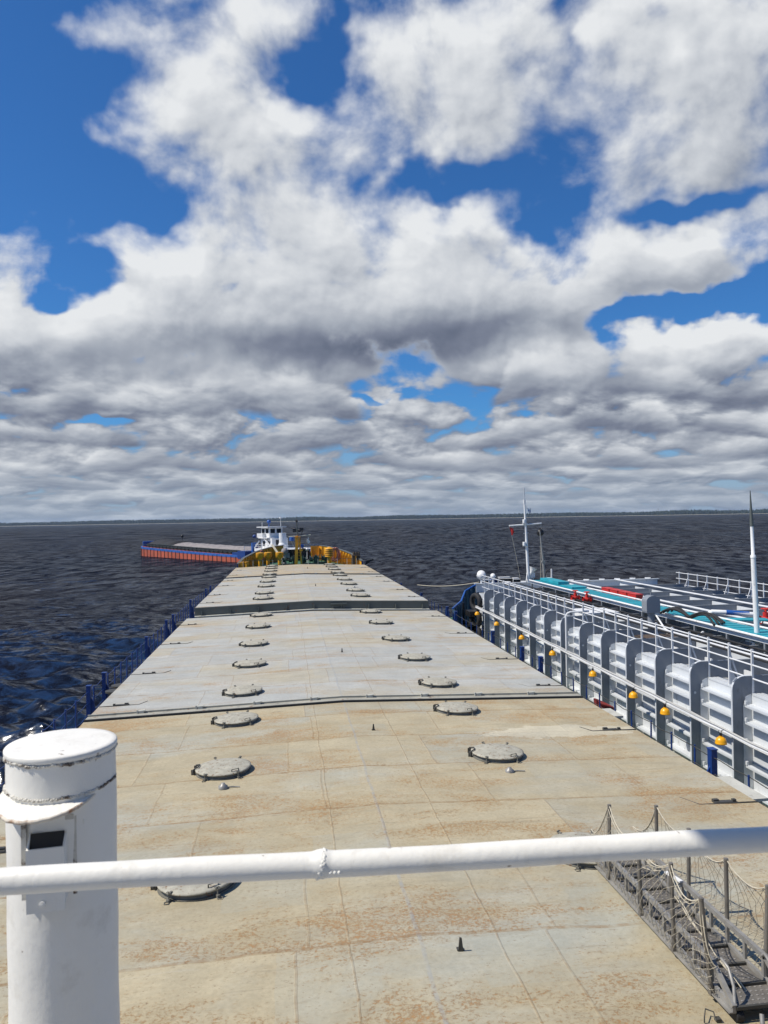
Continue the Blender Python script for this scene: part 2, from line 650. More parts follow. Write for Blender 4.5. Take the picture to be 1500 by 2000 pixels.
def deck_paint(name, grey, tan, tan_amt, rust_amt, seam=2.05, patch_at=None):
    """weathered painted plating: seams, plate-to-plate tone, tan weathering and rust speckle"""
    m, nt, bs = new_mat(name)
    co = nt.node('ShaderNodeTexCoord').outputs['Object']
    x, y, z = nt.xyz(co)
    # a little waviness of the weld lines
    wob = nt.math('MULTIPLY', nt.math('SUBTRACT', nt.noise(co, 0.9, 3, 0.6), 0.5), 0.10)
    xs, ys = nt.math('ADD', x, wob), nt.math('ADD', y, wob)
    row = nt.math('FLOOR', nt.math('DIVIDE', ys, seam))
    wn = nt.node('ShaderNodeTexWhiteNoise', noise_dimensions='1D')
    nt.put(wn.inputs['W'], row)
    shift = nt.math('MULTIPLY', wn.outputs['Value'], 1.6)
    colm = nt.math('FLOOR', nt.math('DIVIDE', nt.math('ADD', xs, shift), 2.9))
    wn2 = nt.node('ShaderNodeTexWhiteNoise', noise_dimensions='3D')
    nt.put(wn2.inputs['Vector'], nt.comb(colm, row, 0.0))
    plate = wn2.outputs['Value']
    half = nt.math('FLOOR', nt.math('DIVIDE', nt.math('ADD', xs, nt.math('MULTIPLY', shift, 2.7)), 1.1))
    hrow = nt.math('FLOOR', nt.math('DIVIDE', ys, seam * 0.5))
    wn3 = nt.node('ShaderNodeTexWhiteNoise', noise_dimensions='3D')
    nt.put(wn3.inputs['Vector'], nt.comb(half, hrow, 5.0))
    patch = nt.ramp(wn3.outputs['Value'], 0.80, 0.82)

    def line(v, at, w):
        return nt.ramp(nt.math('ABSOLUTE', nt.math('SUBTRACT', v, at)), w, w * 0.35)
    fy = nt.math('MULTIPLY', nt.math('FRACT', nt.math('DIVIDE', ys, seam)), seam)
    across = nt.math('MAXIMUM', line(fy, 0.02, 0.034), line(fy, seam, 0.026))
    ridge = line(xs, 0.0, 0.035)
    lng = nt.math('MAXIMUM', nt.math('MULTIPLY', line(xs, -0.80, 0.018), 0.7), nt.math('MULTIPLY', line(xs, 0.90, 0.018), 0.7))
    fx = nt.math('MULTIPLY', nt.math('FRACT', nt.math('DIVIDE', nt.math('ADD', xs, shift), 2.9)), 2.9)
    butt = nt.math('MULTIPLY', nt.math('MAXIMUM', line(fx, 0.01, 0.02), line(fx, 2.9, 0.014)), 0.55)
    lines = nt.math('MAXIMUM', across, nt.math('MAXIMUM', lng, butt))
    # tan weathering in broad blotches
    big = nt.noise(nt.vec('MULTIPLY', co, (0.42, 0.8, 1)), 0.55, 6, 0.62, 0.4)
    big = nt.math('ADD', big, nt.math('MULTIPLY', nt.math('SUBTRACT', plate, 0.5), 0.16))
    kt = nt.ramp(big, 0.52 - 0.34 * tan_amt, 0.74 - 0.26 * tan_amt)
    c = nt.mix(kt, rgba(grey), rgba(tan))
    tone = nt.math('MULTIPLY_ADD', nt.math('SUBTRACT', plate, 0.5), 0.13, 1.0)
    mott = nt.noise(nt.vec('MULTIPLY', co, (0.7, 1.3, 1)), 1.7, 7, 0.66)
    tone = nt.math('MULTIPLY', tone, nt.ramp(mott, 0.25, 0.75, 0.86, 1.13, 'LINEAR'))
    fine = nt.noise(co, 17.0, 4, 0.7)
    tone = nt.math('MULTIPLY', tone, nt.ramp(fine, 0.3, 0.7, 0.90, 1.08, 'LINEAR'))
    c = nt.vec('SCALE', c, tone)
    c = nt.mix(nt.math('MULTIPLY', patch, 0.22), c, rgba((grey[0] * 0.88, grey[1] * 0.93, grey[2] * 0.97)))
    # rust: blotches broken into speckle, streaked across the covers
    r1 = nt.noise(nt.vec('MULTIPLY', co, (0.6, 1.3, 1)), 0.75, 9, 0.72, 0.4)
    near_line = nt.math('MULTIPLY', nt.ramp(fy, 0.45, 0.0), 0.06)
    r1 = nt.math('ADD', r1, near_line)
    k1 = nt.ramp(r1, 0.49 - 0.08 * rust_amt, 0.80 - 0.10 * rust_amt)
    spk = nt.noise(nt.vec('MULTIPLY', co, (0.8, 1.0, 1)), 26.0, 6, 0.88)
    kr = nt.ramp(nt.math('MULTIPLY_ADD', k1, 0.115, spk), 0.57, 0.66)
    kr = nt.math('MULTIPLY', kr, nt.ramp(k1, 0.02, 0.45, 0.30, 1.0))
    c = nt.mix(nt.math('MULTIPLY', k1, 0.36), c, (0.43, 0.305, 0.135, 1))
    c = nt.mix(nt.math('MULTIPLY', kr, 0.70), c, (0.37, 0.175, 0.045, 1))
    # thin streaks of grime running across the covers
    stk = nt.noise(nt.vec('MULTIPLY', co, (0.22, 2.2, 1)), 2.6, 5, 0.66, 0.5)
    c = nt.mix(nt.ramp(stk, 0.56, 0.72, 0.0, 0.38), c, (0.245, 0.205, 0.14, 1))
    c = nt.mix(nt.ramp(stk, 0.40, 0.27, 0.0, 0.22), c, (0.52, 0.50, 0.43, 1))
    # scattered pits everywhere
    pit = nt.noise(nt.vec('MULTIPLY', co, (0.6, 1.0, 1)), 27.0, 4, 0.7)
    kp = nt.math('MULTIPLY', nt.ramp(pit, 0.575, 0.68), nt.ramp(mott, 0.38, 0.62, 0.30, 1.0))
    c = nt.mix(nt.math('MULTIPLY', kp, 0.62), c, (0.17, 0.105, 0.055, 1))
    # seams: dark dirt in the weld toe, rust creeping from it
    sn = nt.noise(co, 6.0, 4, 0.6)
    c = nt.mix(nt.math('MULTIPLY', lines, nt.ramp(sn, 0.35, 0.65, 0.12, 0.62)), c, (0.27, 0.165, 0.075, 1))
    c = nt.mix(nt.math('MULTIPLY', ridge, nt.ramp(sn, 0.3, 0.7, 0.55, 0.12)), c, (0.29, 0.31, 0.32, 1))
    # odd dark scuffs
    sc = nt.noise(nt.vec('MULTIPLY', co, (0.8, 2.6, 1)), 1.9, 2, 0.4)
    c = nt.mix(nt.ramp(sc, 0.755, 0.80, 0, 0.55), c, (0.19, 0.15, 0.11, 1))
    if patch_at:
        # old paint flaked back to a paler coat, ragged outline
        pd = nt.vec('MULTIPLY', nt.vec('SUBTRACT', co, patch_at), (0.58, 2.1, 0))
        pr = nt.math('MULTIPLY_ADD', nt.math('SUBTRACT', nt.noise(nt.vec('MULTIPLY', co, (0.8, 1.6, 1)), 1.6, 6, 0.7), 0.5), 2.6, nt.vec('LENGTH', pd))
        c = nt.mix(nt.ramp(pr, 0.98, 0.93, 0, 0.80), c, nt.vec('SCALE', nt.vec('ADD', (0.54, 0.49, 0.36), (0, 0, 0)), tone))
    nt.put(bs.inputs['Base Color'], c)
    bs.inputs['Roughness'].default_value = 0.72
    bs.inputs['Specular IOR Level'].default_value = 0.3
    h = nt.math('MULTIPLY_ADD', lines, 0.6, nt.math('MULTIPLY', fine, 0.35))
    h = nt.math('MULTIPLY_ADD', nt.noise(nt.vec('MULTIPLY', co, (1, 0.8, 1)), 0.8, 3, 0.5), 3.2, h)
    h = nt.math('MULTIPLY_ADD', kr, -0.25, h)
    b = nt.node('ShaderNodeBump')
    b.inputs['Strength'].default_value = 0.75
    b.inputs['Distance'].default_value = 0.012
    nt.put(b.inputs['Height'], h)
    nt.l.new(b.outputs[0], bs.inputs['Normal'])
    return m


M = {}
M['deck_near'] = deck_paint("hatch_cover_tan_paint", (0.405, 0.398, 0.325), (0.410, 0.355, 0.235), 0.68, 1.0, patch_at=(4.75, 14.35, 5.0))
M['deck_mid'] = deck_paint("hatch_cover_grey_paint", (0.420, 0.422, 0.385), (0.405, 0.370, 0.280), 0.28, 0.42)
M['deck_fore'] = deck_paint("hatch_cover_fore_paint", (0.415, 0.405, 0.360), (0.410, 0.345, 0.235), 0.70, 0.50)
M['batten'] = paint("batten_paint", (0.37, 0.355, 0.29), 0.7, 0.14, 2, rust=0.5, rs=4, dirt=0.2)
M['old_paint'] = paint("bare_pale_paint", (0.56, 0.52, 0.40), 0.75, 0.12, 4, rust=0.3, rs=5)
M['lid_mid'] = paint("weathered_steel", (0.16, 0.155, 0.13), 0.65, 0.25, 9, rust=0.4, rs=12)
M['lid'] = paint("hatch_lid_paint", (0.385, 0.365, 0.29), 0.8, 0.20, 7, rust=0.6, rs=16, bump=0.35, bs_=40)
M['lid_dark'] = paint("dark_steel", (0.055, 0.053, 0.045), 0.55, 0.2, 6, rust=0.3, rs=8)
M['end_grey'] = paint("dark_grey_paint", (0.095, 0.108, 0.100), 0.5, 0.14, 1.2, rust=0.35, rs=2.4, dirt=0.3)
M['pale'] = paint("pale_cream_paint", (0.50, 0.49, 0.42), 0.6, 0.12, 3, rust=0.3, rs=4, dirt=0.2)
M['blue'] = paint("blue_paint", (0.010, 0.043, 0.19), 0.42, 0.18, 2.5, rust=0.12, rs=4, dirt=0.15)
M['blue_lt'] = paint("worn_blue_paint", (0.022, 0.105, 0.37), 0.45, 0.2, 1.0, rust=0.15, rs=2, dirt=0.1)
M['amber'] = paint("amber_paint", (0.68, 0.32, 0.014), 0.5, 0.18, 1.5, rust=0.25, rs=2.5, dirt=0.15)
M['green'] = paint("green_deck_paint", (0.030, 0.115, 0.060), 0.6, 0.25, 1.3, rust=0.3, rs=2, dirt=0.3)
M['winch'] = paint("dark_green_paint", (0.022, 0.050, 0.038), 0.5, 0.25, 3, rust=0.3, rs=4)
M['black'] = paint("black_paint", (0.012, 0.012, 0.013), 0.5, 0.2, 3)
M['rubber'] = paint("black_rubber", (0.018, 0.018, 0.019), 0.75, 0.2, 5)
M['white'] = paint("white_paint", (0.78, 0.78, 0.76), 0.38, 0.05, 2, rust=0.08, rs=3, dirt=0.08)
M['white_thick'] = None
M['barge'] = paint("light_grey_paint", (0.60, 0.625, 0.64), 0.45, 0.06, 0.9, rust=0.05, rs=1.5, dirt=0.12)
M['barge_shaded'] = paint("shaded_plate_paint", (0.215, 0.235, 0.26), 0.5, 0.07, 0.9, dirt=0.12)  # barge paint darkened to stand for the shade on ribs and frames
M['barge_rail'] = paint("rail_grey_paint", (0.66, 0.67, 0.67), 0.4, 0.06, 2, rust=0.1, rs=4)
M['barge_deck'] = paint("grey_deck_plate", (0.36, 0.37, 0.36), 0.6, 0.16, 0.7, rust=0.2, rs=1.2, dirt=0.4)
M['turq'] = paint("turquoise_grating", (0.015, 0.30, 0.36), 0.5, 0.2, 1.6, dirt=0.2)
M['yellow'] = paint("yellow_enamel", (0.85, 0.40, 0.010), 0.32, 0.05, 3)
M['red'] = paint("red_paint", (0.55, 0.030, 0.022), 0.45, 0.15, 4)
M['cargo_hull'] = paint("red_oxide_paint", (0.40, 0.085, 0.040), 0.6, 0.22, 0.35, rust=0.2, rs=0.8, dirt=0.25)
M['galv'] = paint("galvanised_steel", (0.165, 0.152, 0.132), 0.55, 0.22, 9, metal=0.2, rust=0.2, rs=12)
M['alu'] = paint("worn_aluminium", (0.30, 0.29, 0.265), 0.45, 0.18, 6, metal=0.25, dirt=0.3)
M['rope_grey'] = paint("grey_rope", (0.45, 0.445, 0.42), 0.9, 0.15, 12)
M['tread_worn'] = paint("worn_tread", (0.38, 0.36, 0.33), 0.4, 0.2, 12, metal=0.2)
M['rope'] = paint("pale_rope", (0.52, 0.47, 0.36), 0.9, 0.15, 12)
M['rope_dk'] = paint("dark_net_rope", (0.24, 0.21, 0.16), 0.9, 0.25, 12)
M['pink'] = paint("faded_red_rope", (0.50, 0.22, 0.17), 0.9, 0.25, 9)
M['gravel'] = paint("grey_gravel", (0.26, 0.235, 0.225), 0.95, 0.22, 1.0, bump=1.0, bs_=3.0)
M['coal'] = paint("black_cover", (0.016, 0.016, 0.018), 0.8, 0.3, 0.8, bump=0.6, bs_=2.0)
M['glass'] = paint("dark_window_glass", (0.012, 0.018, 0.024), 0.08, 0.1, 1.0)
M['flagblue'] = paint("blue_cloth", (0.03, 0.05, 0.30), 0.9, 0.1, 5)


def white_thick_paint():
    """many coats of white brushed over pitted steel, rust bleeding at a few spots"""
    m, nt, bs = new_mat("thick_white_paint")
    co = nt.node('ShaderNodeTexCoord').outputs['Object']
    n1 = nt.noise(co, 3.0, 5, 0.6)
    c = nt.vec('SCALE', nt.vec('ADD', (0.79, 0.775, 0.715), (0, 0, 0)), nt.ramp(n1, 0.3, 0.7, 0.95, 1.03, 'LINEAR'))
    chips = nt.noise(nt.vec('MULTIPLY', co, (1, 1, 0.8)), 26.0, 3, 0.55)
    c = nt.mix(nt.ramp(chips, 0.700, 0.725, 0, 0.8), c, (0.20, 0.15, 0.10, 1))
    runs = nt.noise(nt.vec('MULTIPLY', co, (1, 1, 0.10)), 24.0, 4, 0.6)
    c = nt.mix(nt.ramp(runs, 0.60, 0.80, 0, 0.40), c, (0.47, 0.42, 0.33, 1))
    sm = nt.noise(co, 7.0, 6, 0.7)
    c = nt.mix(nt.ramp(sm, 0.55, 0.72, 0, 0.34), c, (0.50, 0.47, 0.40, 1))
    rs_ = nt.noise(co, 11.0, 7, 0.75)
    c = nt.mix(nt.ramp(rs_, 0.685, 0.73, 0, 0.7), c, (0.30, 0.15, 0.06, 1))
    nt.put(bs.inputs['Base Color'], c)
    nt.put(bs.inputs['Roughness'], nt.ramp(n1, 0.3, 0.7, 0.42, 0.58, 'LINEAR'))
    b = nt.node('ShaderNodeBump')
    b.inputs['Strength'].default_value = 0.42
    b.inputs['Distance'].default_value = 0.004
    h = nt.math('MULTIPLY_ADD', nt.noise(co, 60.0, 3, 0.6), 0.45, nt.noise(co, 12.0, 3, 0.5))
    h = nt.math('MULTIPLY_ADD', nt.noise(nt.vec('MULTIPLY', co, (1, 1, 0.15)), 55.0, 3, 0.6), 0.30, h)
    nt.put(b.inputs['Height'], h)
    nt.l.new(b.outputs[0], bs.inputs['Normal'])
    return m


M['white_thick'] = white_thick_paint()


# ------------------------------------------------------------------ water
def wave_field(px, py, cell):
    """a short wind sea: sum of directional waves, left out where the mesh is too coarse to hold them"""
    g = np.random.default_rng(11)
    h = np.zeros_like(px)
    dx = np.zeros_like(px)
    dy = np.zeros_like(px)
    jac = np.zeros_like(px)
    lam = np.exp(g.uniform(np.log(0.8), np.log(11.0), 90))
    th = R(-112) + g.normal(0, 0.60, 90)
    for L, t in zip(lam, th):
        k = 2 * math.pi / L
        cx, cy = math.cos(t), math.sin(t)
        a = 0.0205 * L ** 0.62 * (1.0 if L < 4.5 else 0.55)
        ph = g.uniform(0, 6.283)
        fade = np.clip((L / np.maximum(cell, 1e-3) - 2.2) / 2.5, 0, 1)
        arg = k * (px * cx + py * cy) + ph
        s, c = np.sin(arg), np.cos(arg)
        h += a * fade * c
        dx -= a * 0.55 * fade * s * cx
        dy -= a * 0.55 * fade * s * cy
        jac += a * k * fade * c
    # gusts: patches of rougher and smoother water
    gust = 0.85 + 0.3 * np.sin(px * 0.021 + 1.3 * np.sin(py * 0.013)) * np.sin(py * 0.017 + 0.7)
    return h * gust, dx * gust, dy * gust, jac * gust


WATER_CAP = 0.135


def water_mat():
    m, nt, bs = new_mat("lake_water")
    co = nt.node('ShaderNodeTexCoord').outputs['Object']
    rot = nt.node('ShaderNodeMapping')
    rot.inputs['Rotation'].default_value = (0, 0, R(14))
    nt.put(rot.inputs['Vector'], co)
    p = rot.outputs[0]
    geo = nt.node('ShaderNodeNewGeometry')

    def slopes(scale, detail, rough, amt, st=(0.6, 1.0, 1.0)):
        n = nt.node('ShaderNodeTexNoise')
        nt.put(n.inputs['Vector'], nt.vec('MULTIPLY', p, st))
        n.inputs['Scale'].default_value = scale
        n.inputs['Detail'].default_value = detail
        n.inputs['Roughness'].default_value = rough
        n.inputs['Distortion'].default_value = 0.3
        return nt.vec('MULTIPLY', nt.vec('SUBTRACT', n.outputs['Color'], (0.5, 0.5, 0.5)), (amt * 0.7, amt, 0.0))
    # facets of the sea at three sizes: ripples, chop, long wind streaks
    sl = nt.vec('ADD', slopes(1.8, 6, 0.74, 0.95), slopes(0.20, 7, 0.74, 0.80))
    sl = nt.vec('ADD', sl, slopes(0.018, 7, 0.75, 0.35, (0.35, 1.0, 1.0)))
    nrm = nt.vec('NORMALIZE', nt.vec('ADD', geo.outputs['Normal'], sl))
    at = nt.node('ShaderNodeAttribute', attribute_name="foam")
    fn = nt.noise(nt.vec('MULTIPLY', co, (1, 1, 0.2)), 2.2, 6, 0.72, 0.6)
    far = nt.noise(nt.vec('MULTIPLY', co, (0.35, 0.16, 0)), 0.25, 2, 0.5)
    foam = nt.math('MULTIPLY', nt.ramp(at.outputs['Fac'], 0.35, 1.0), nt.ramp(fn, 0.47, 0.62))
    big = nt.noise(nt.vec('MULTIPLY', co, (0.02, 0.007, 0)), 1.0, 3, 0.5)
    wc = nt.mix(nt.ramp(big, 0.35, 0.65), (0.0054, 0.0082, 0.0165, 1), (0.0098, 0.0098, 0.0145, 1))
    # scattered whitecaps farther out
    wcn = nt.noise(nt.vec('MULTIPLY', p, (0.30, 0.60, 0.2)), 1.0, 4, 0.62)
    wcl = nt.noise(nt.vec('MULTIPLY', p, (0.012, 0.02, 0)), 1.0, 3, 0.6)
    caps = nt.ramp(nt.math('MULTIPLY_ADD', wcl, 0.20, wcn), 0.80, 0.85)
    foam = nt.math('MAXIMUM', nt.math('MULTIPLY', foam, 0.28), nt.math('MULTIPLY', caps, 0.8))
    c = nt.mix(foam, wc, (0.42, 0.45, 0.50, 1))
    nt.put(bs.inputs['Base Color'], c)
    bs.inputs['Roughness'].default_value = 0.6
    bs.inputs['Specular IOR Level'].default_value = 0.0
    nt.l.new(nrm, bs.inputs['Normal'])
    # mirror part: steep little facets hide one another at grazing view, which keeps the sea from turning into a sheet
    fr = nt.node('ShaderNodeFresnel')
    fr.inputs['IOR'].default_value = 1.333
    nt.l.new(nrm, fr.inputs['Normal'])
    gl = nt.node('ShaderNodeBsdfGlossy')
    gl.inputs['Roughness'].default_value = 0.16
    nt.l.new(nrm, gl.inputs['Normal'])
    # crests and wind-ruffled patches: finer near the ships, drawn out along the wind farther away
    dist = nt.vec('LENGTH', nt.vec('MULTIPLY', co, (1, 1, 0)))
    g1 = nt.noise(nt.vec('MULTIPLY', p, (0.70, 0.95, 0.3)), 1.0, 6, 0.74, 0.6)
    g2 = nt.noise(nt.vec('MULTIPLY', p, (0.33, 0.125, 0)), 1.0, 6, 0.74, 0.5)
    g3 = nt.noise(nt.vec('MULTIPLY', p, (0.11, 0.019, 0)), 1.0, 6, 0.76, 0.4)
    w1 = nt.ramp(dist, 160.0, 60.0)
    w3 = nt.ramp(dist, 220.0, 650.0)
    w2 = nt.math('SUBTRACT', nt.math('SUBTRACT', 1.0, w1), w3)
    tex = nt.math('MULTIPLY', g1, w1)
    tex = nt.math('MULTIPLY_ADD', g2, w2, tex)
    tex = nt.math('MULTIPLY_ADD', g3, w3, tex)
    cap = nt.ramp(tex, 0.37, 0.66, WATER_CAP * 0.05, WATER_CAP * 2.5)
    fac = nt.math('MINIMUM', nt.math('MULTIPLY', fr.outputs[0], 1.1), cap)
    fac = nt.math('MULTIPLY', fac, nt.math('SUBTRACT', 1.0, foam))
    ms = nt.node('ShaderNodeMixShader')
    nt.put(ms.inputs[0], fac)
    nt.l.new(bs.outputs[0], ms.inputs[1])
    nt.l.new(gl.outputs[0], ms.inputs[2])
    out = [q for q in nt.n if q.type == 'OUTPUT_MATERIAL'][0]
    nt.l.new(ms.outputs[0], out.inputs[0])
    return m


def build_water():
    near, far_ = 8.0, 6500.0
    v = np.linspace(1 / near, 1 / far_, 620)
    r = 1 / v
    r = np.concatenate([r, [7600, 9000]])
    a = np.concatenate([np.linspace(-180, -36, 60)[:-1], np.linspace(-36, 46, 1000), np.linspace(46, 180, 58)[1:]])
    A = np.radians(a[:-1])
    rr, aa = np.meshgrid(r, A, indexing='ij')
    cell = np.maximum(np.gradient(r)[:, None] * np.ones_like(aa), rr * np.gradient(A)[None, :])
    px, py = rr * np.sin(aa), rr * np.cos(aa)
    h, dx, dy, jac = wave_field(px, py, cell)
    foam = np.clip((jac - 1.25) / 0.6, 0, 1) * 0.8
    # lively chop and wake streaks along the port side
    P = np.stack([px + dx, py + dy, h], -1).reshape(-1, 3)
    nr, na = rr.shape
    i = np.arange(nr - 1)[:, None] * na
    j = np.arange(na)[None, :]
    j2 = (j + 1) % na
    quads = np.stack([i + j, i + j2, i + na + j2, i + na + j], -1).reshape(-1, 4)[:, ::-1]
    c = len(P)
    P = np.vstack([P, [[0, 0, 0]]])
    tris = np.stack([np.full(na, c), np.arange(na), (np.arange(na) + 1) % na], -1)[:, ::-1]
    me = bpy.data.meshes.new("water")
    me.vertices.add(len(P))
    me.vertices.foreach_set('co', P.astype(np.float32).ravel())
    nl = quads.size + tris.size
    me.loops.add(nl)
    me.loops.foreach_set('vertex_index', np.concatenate([quads.ravel(), tris.ravel()]).astype(np.int32))
    npol = len(quads) + len(tris)
    me.polygons.add(npol)
    starts = np.concatenate([np.arange(len(quads)) * 4, quads.size + np.arange(len(tris)) * 3]).astype(np.int32)
    me.polygons.foreach_set('loop_start', starts)
    me.polygons.foreach_set('use_smooth', np.ones(npol, bool))
    me.update(calc_edges=True)
    me.validate()
    fa = me.attributes.new("foam", 'FLOAT', 'POINT')
    fa.data.foreach_set('value', np.concatenate([foam.ravel(), [0]]).astype(np.float32))
    me.materials.append(water_mat())
    o = bpy.data.objects.new("water", me)
    COL.objects.link(o)
    o['kind'] = 'structure'
    print("water normal z", me.polygons[1000].normal.z)


build_water()


# ------------------------------------------------------------------ far shore: low bank with a wood on it
def build_shore():
    sand = paint("shore_sand", (0.33, 0.30, 0.22), 0.9, 0.2, 0.01)
    mb = MB()
    n = 240
    ang = np.radians(np.linspace(-44, 56, n))
    g = np.random.default_rng(3)
    # the shore bends nearer towards starboard
    dist = 4700 - 420 * np.sin((ang + 0.2) * 1.3) + np.cumsum(g.normal(0, 9, n))
    ring = []
    for q, (off, z) in enumerate(((0, -0.5), (12, 0.9), (60, 2.0), (900, 5.0), (2500, 6.0))):
        ring.append([((d + off) * math.sin(a), (d + off) * math.cos(a), z) for a, d in zip(ang, dist)])
    vs = [p for rg in ring for p in rg]
    fs = [(k * n + i, k * n + i + 1, (k + 1) * n + i + 1, (k + 1) * n + i)[::-1] for k in range(4) for i in range(n - 1)]
    mb.add(vs, fs, True)
    setting(mb, "far_shore", sand)
    wood, nt, bs = new_mat("far_wood_leaves")
    co = nt.node('ShaderNodeTexCoord').outputs['Object']
    nn = nt.noise(nt.vec('MULTIPLY', co, (1, 1, 1)), 0.02, 5, 0.7)
    c = nt.mix(nt.ramp(nn, 0.35, 0.65), (0.010, 0.020, 0.014, 1), (0.026, 0.040, 0.024, 1))
    nt.put(bs.inputs['Base Color'], c)
    bs.inputs['Roughness'].default_value = 0.9
    mb = MB()
    # tree crowns: small irregular tapered clumps in several ranks
    m = 2600
    for rank in range(3):
        for k in range(m):
            a = math.radians(-42 + 96 * (k + g.uniform(-0.5, 0.5)) / m)
            d = np.interp(a, ang, dist) + 55 + rank * 45 + g.uniform(-15, 15)
            cover_ = 0.5 + 0.5 * math.sin(a * 37 + 2 * math.sin(a * 11)) * math.sin(a * 7.3 + 1)
            hgt = (17.0 + 7.0 * cover_ + rank * 1.2) * g.uniform(0.75, 1.15)
            w = g.uniform(3.0, 5.6)
            cx, cy = d * math.sin(a), d * math.cos(a)
            lv = ((0.0, w * 0.7), (0.35, w), (0.7, w * 0.75), (1.0, w * 0.15))
            pv = []
            for (t, rr_) in lv:
                for q in range(5):
                    b = q * 1.2566 + rank
                    s = g.uniform(0.75, 1.2)
                    pv.append((cx + rr_ * s * math.cos(b), cy + rr_ * s * math.sin(b), 1.2 + hgt * t))
            mb.add(pv, [(u * 5 + q, u * 5 + (q + 1) % 5, u * 5 + 5 + (q + 1) % 5, u * 5 + 5 + q) for u in range(3) for q in range(5)])
    setting(mb, "far_wood", wood, 'stuff')
    # a thin lattice mast and a church-like tower far off on the bank
    mb = MB()
    a, d = R(27.0), 4700.0
    cx, cy = d * math.sin(a), d * math.cos(a)
    for (ox, oy) in ((-1, -1), (1, -1), (1, 1), (-1, 1)):
        mb.tube([(cx + ox * 1.2, cy + oy * 1.2, 2), (cx + ox * 0.35, cy + oy * 0.35, 42)], 0.25, 4)
    for k in range(10):
        s, z = 1.2 - 0.085 * k, 4 + 3.9 * k
        mb.bar((cx - s, cy - s, z), (cx + s, cy - s, z + 3.5), 0.2, 0.2)
        mb.bar((cx - s, cy + s, z), (cx + s, cy + s, z + 3.5), 0.2, 0.2)
    single(mb, "lattice_mast", "thin grey lattice mast rising above the wood on the far shore", "mast", M['galv'], (cx, cy, 2))


build_shore()


# ------------------------------------------------------------------ own ship
CX0 = 1.45                     # centre line of the ship, the eye stands a little to port of it
SHOULDER = [(-6, 7.95), (56, 7.95), (63, 7.62), (70, 6.85), (75, 6.2), (79, 5.6), (83, 4.95), (87, 4.15), (90, 3.4), (92, 2.5), (93, 1.4), (93.3, 0.0)]


def half_at(y):
    return float(np.interp(y, [p[0] for p in SHOULDER], [p[1] for p in SHOULDER]))


def outline(inset, y0, ys=None):
    ys = [p[0] for p in SHOULDER if p[0] >= y0] if ys is None else ys
    if ys[0] > y0:
        ys = [y0] + ys
    st = [(CX0 + max(half_at(y) - inset, 0.0), y) for y in ys]
    pt = [(CX0 - max(half_at(y) - inset, 0.0), y) for y in ys[::-1] if half_at(y) - inset > 0.01]
    return st + pt


ship = thing("cargo_ship", "long dry cargo ship with blue sides whose covered holds stretch ahead of the viewer", "ship", (CX0, 40, 0))
mb = MB().prism(outline(0.0, -6), -1.2, 3.55)
part(mb, "hull", M['blue'], ship)
mb = MB().prism(outline(0.03, -6), 3.554, 3.58)
part(mb, "side_deck", paint("side_deck_paint", (0.10, 0.105, 0.10), 0.7, 0.25, 0.8, rust=0.5, rs=1.4, dirt=0.4), ship)
# hatch coaming under the covers
mb = MB()
for s in (-1, 1):
    mb.box((CX0 + s * 6.32, 22.4, 4.17), (0.10, 37.0, 1.17))
    mb.box((CX0 + s * 5.92, 57.8, 4.30), (0.10, 33.2, 1.44))
    for k in range(46):
        y = 4.5 + 1.55 * k
        if y < 74:
            mb.box((CX0 + s * ((6.32 if y < 40.9 else 5.92) + 0.15), y, 4.05), (0.18, 0.03, 0.9))
mb.box((CX0, 74.45, 4.30), (11.7, 0.10, 1.44))
part(mb, "hatch_coaming", M['pale'], ship)
# forecastle
mb = MB().prism(outline(0.05, 75.4), 3.585, 5.15)
part(mb, "forecastle_deck", M['green'], ship)


def bulwark_top(y):
    return float(np.interp(y, [75.4, 78, 85, 90, 93.3], [5.75, 6.2, 6.62, 6.8, 6.95]))


def bulwark_strip(mb, side, ys, inset, th, z0, z1=None):
    """curved plating wall following the bow"""
    n = len(ys)
    ins = [(CX0 + side * max(half_at(y) - inset - th, 0.0), y - 0.0) for y in ys]
    outs = [(CX0 + side * max(half_at(y) - inset, 0.0), y) for y in ys]
    vs, fs = [], []
    for i, y in enumerate(ys):
        t = bulwark_top(y) if z1 is None else z1(y)
        b = z0 if not callable(z0) else z0(y)
        vs += [(ins[i][0], ins[i][1], b), (ins[i][0], ins[i][1], t), (outs[i][0], outs[i][1], t), (outs[i][0], outs[i][1], b)]
    for i in range(n - 1):
        for q in range(4):
            f = (i * 4 + q, i * 4 + (q + 1) % 4, (i + 1) * 4 + (q + 1) % 4, (i + 1) * 4 + q)
            fs.append(f if side < 0 else f[::-1])
    fs += [(0, 1, 2, 3), tuple((n - 1) * 4 + q for q in (3, 2, 1, 0))]
    mb.add(vs, fs)


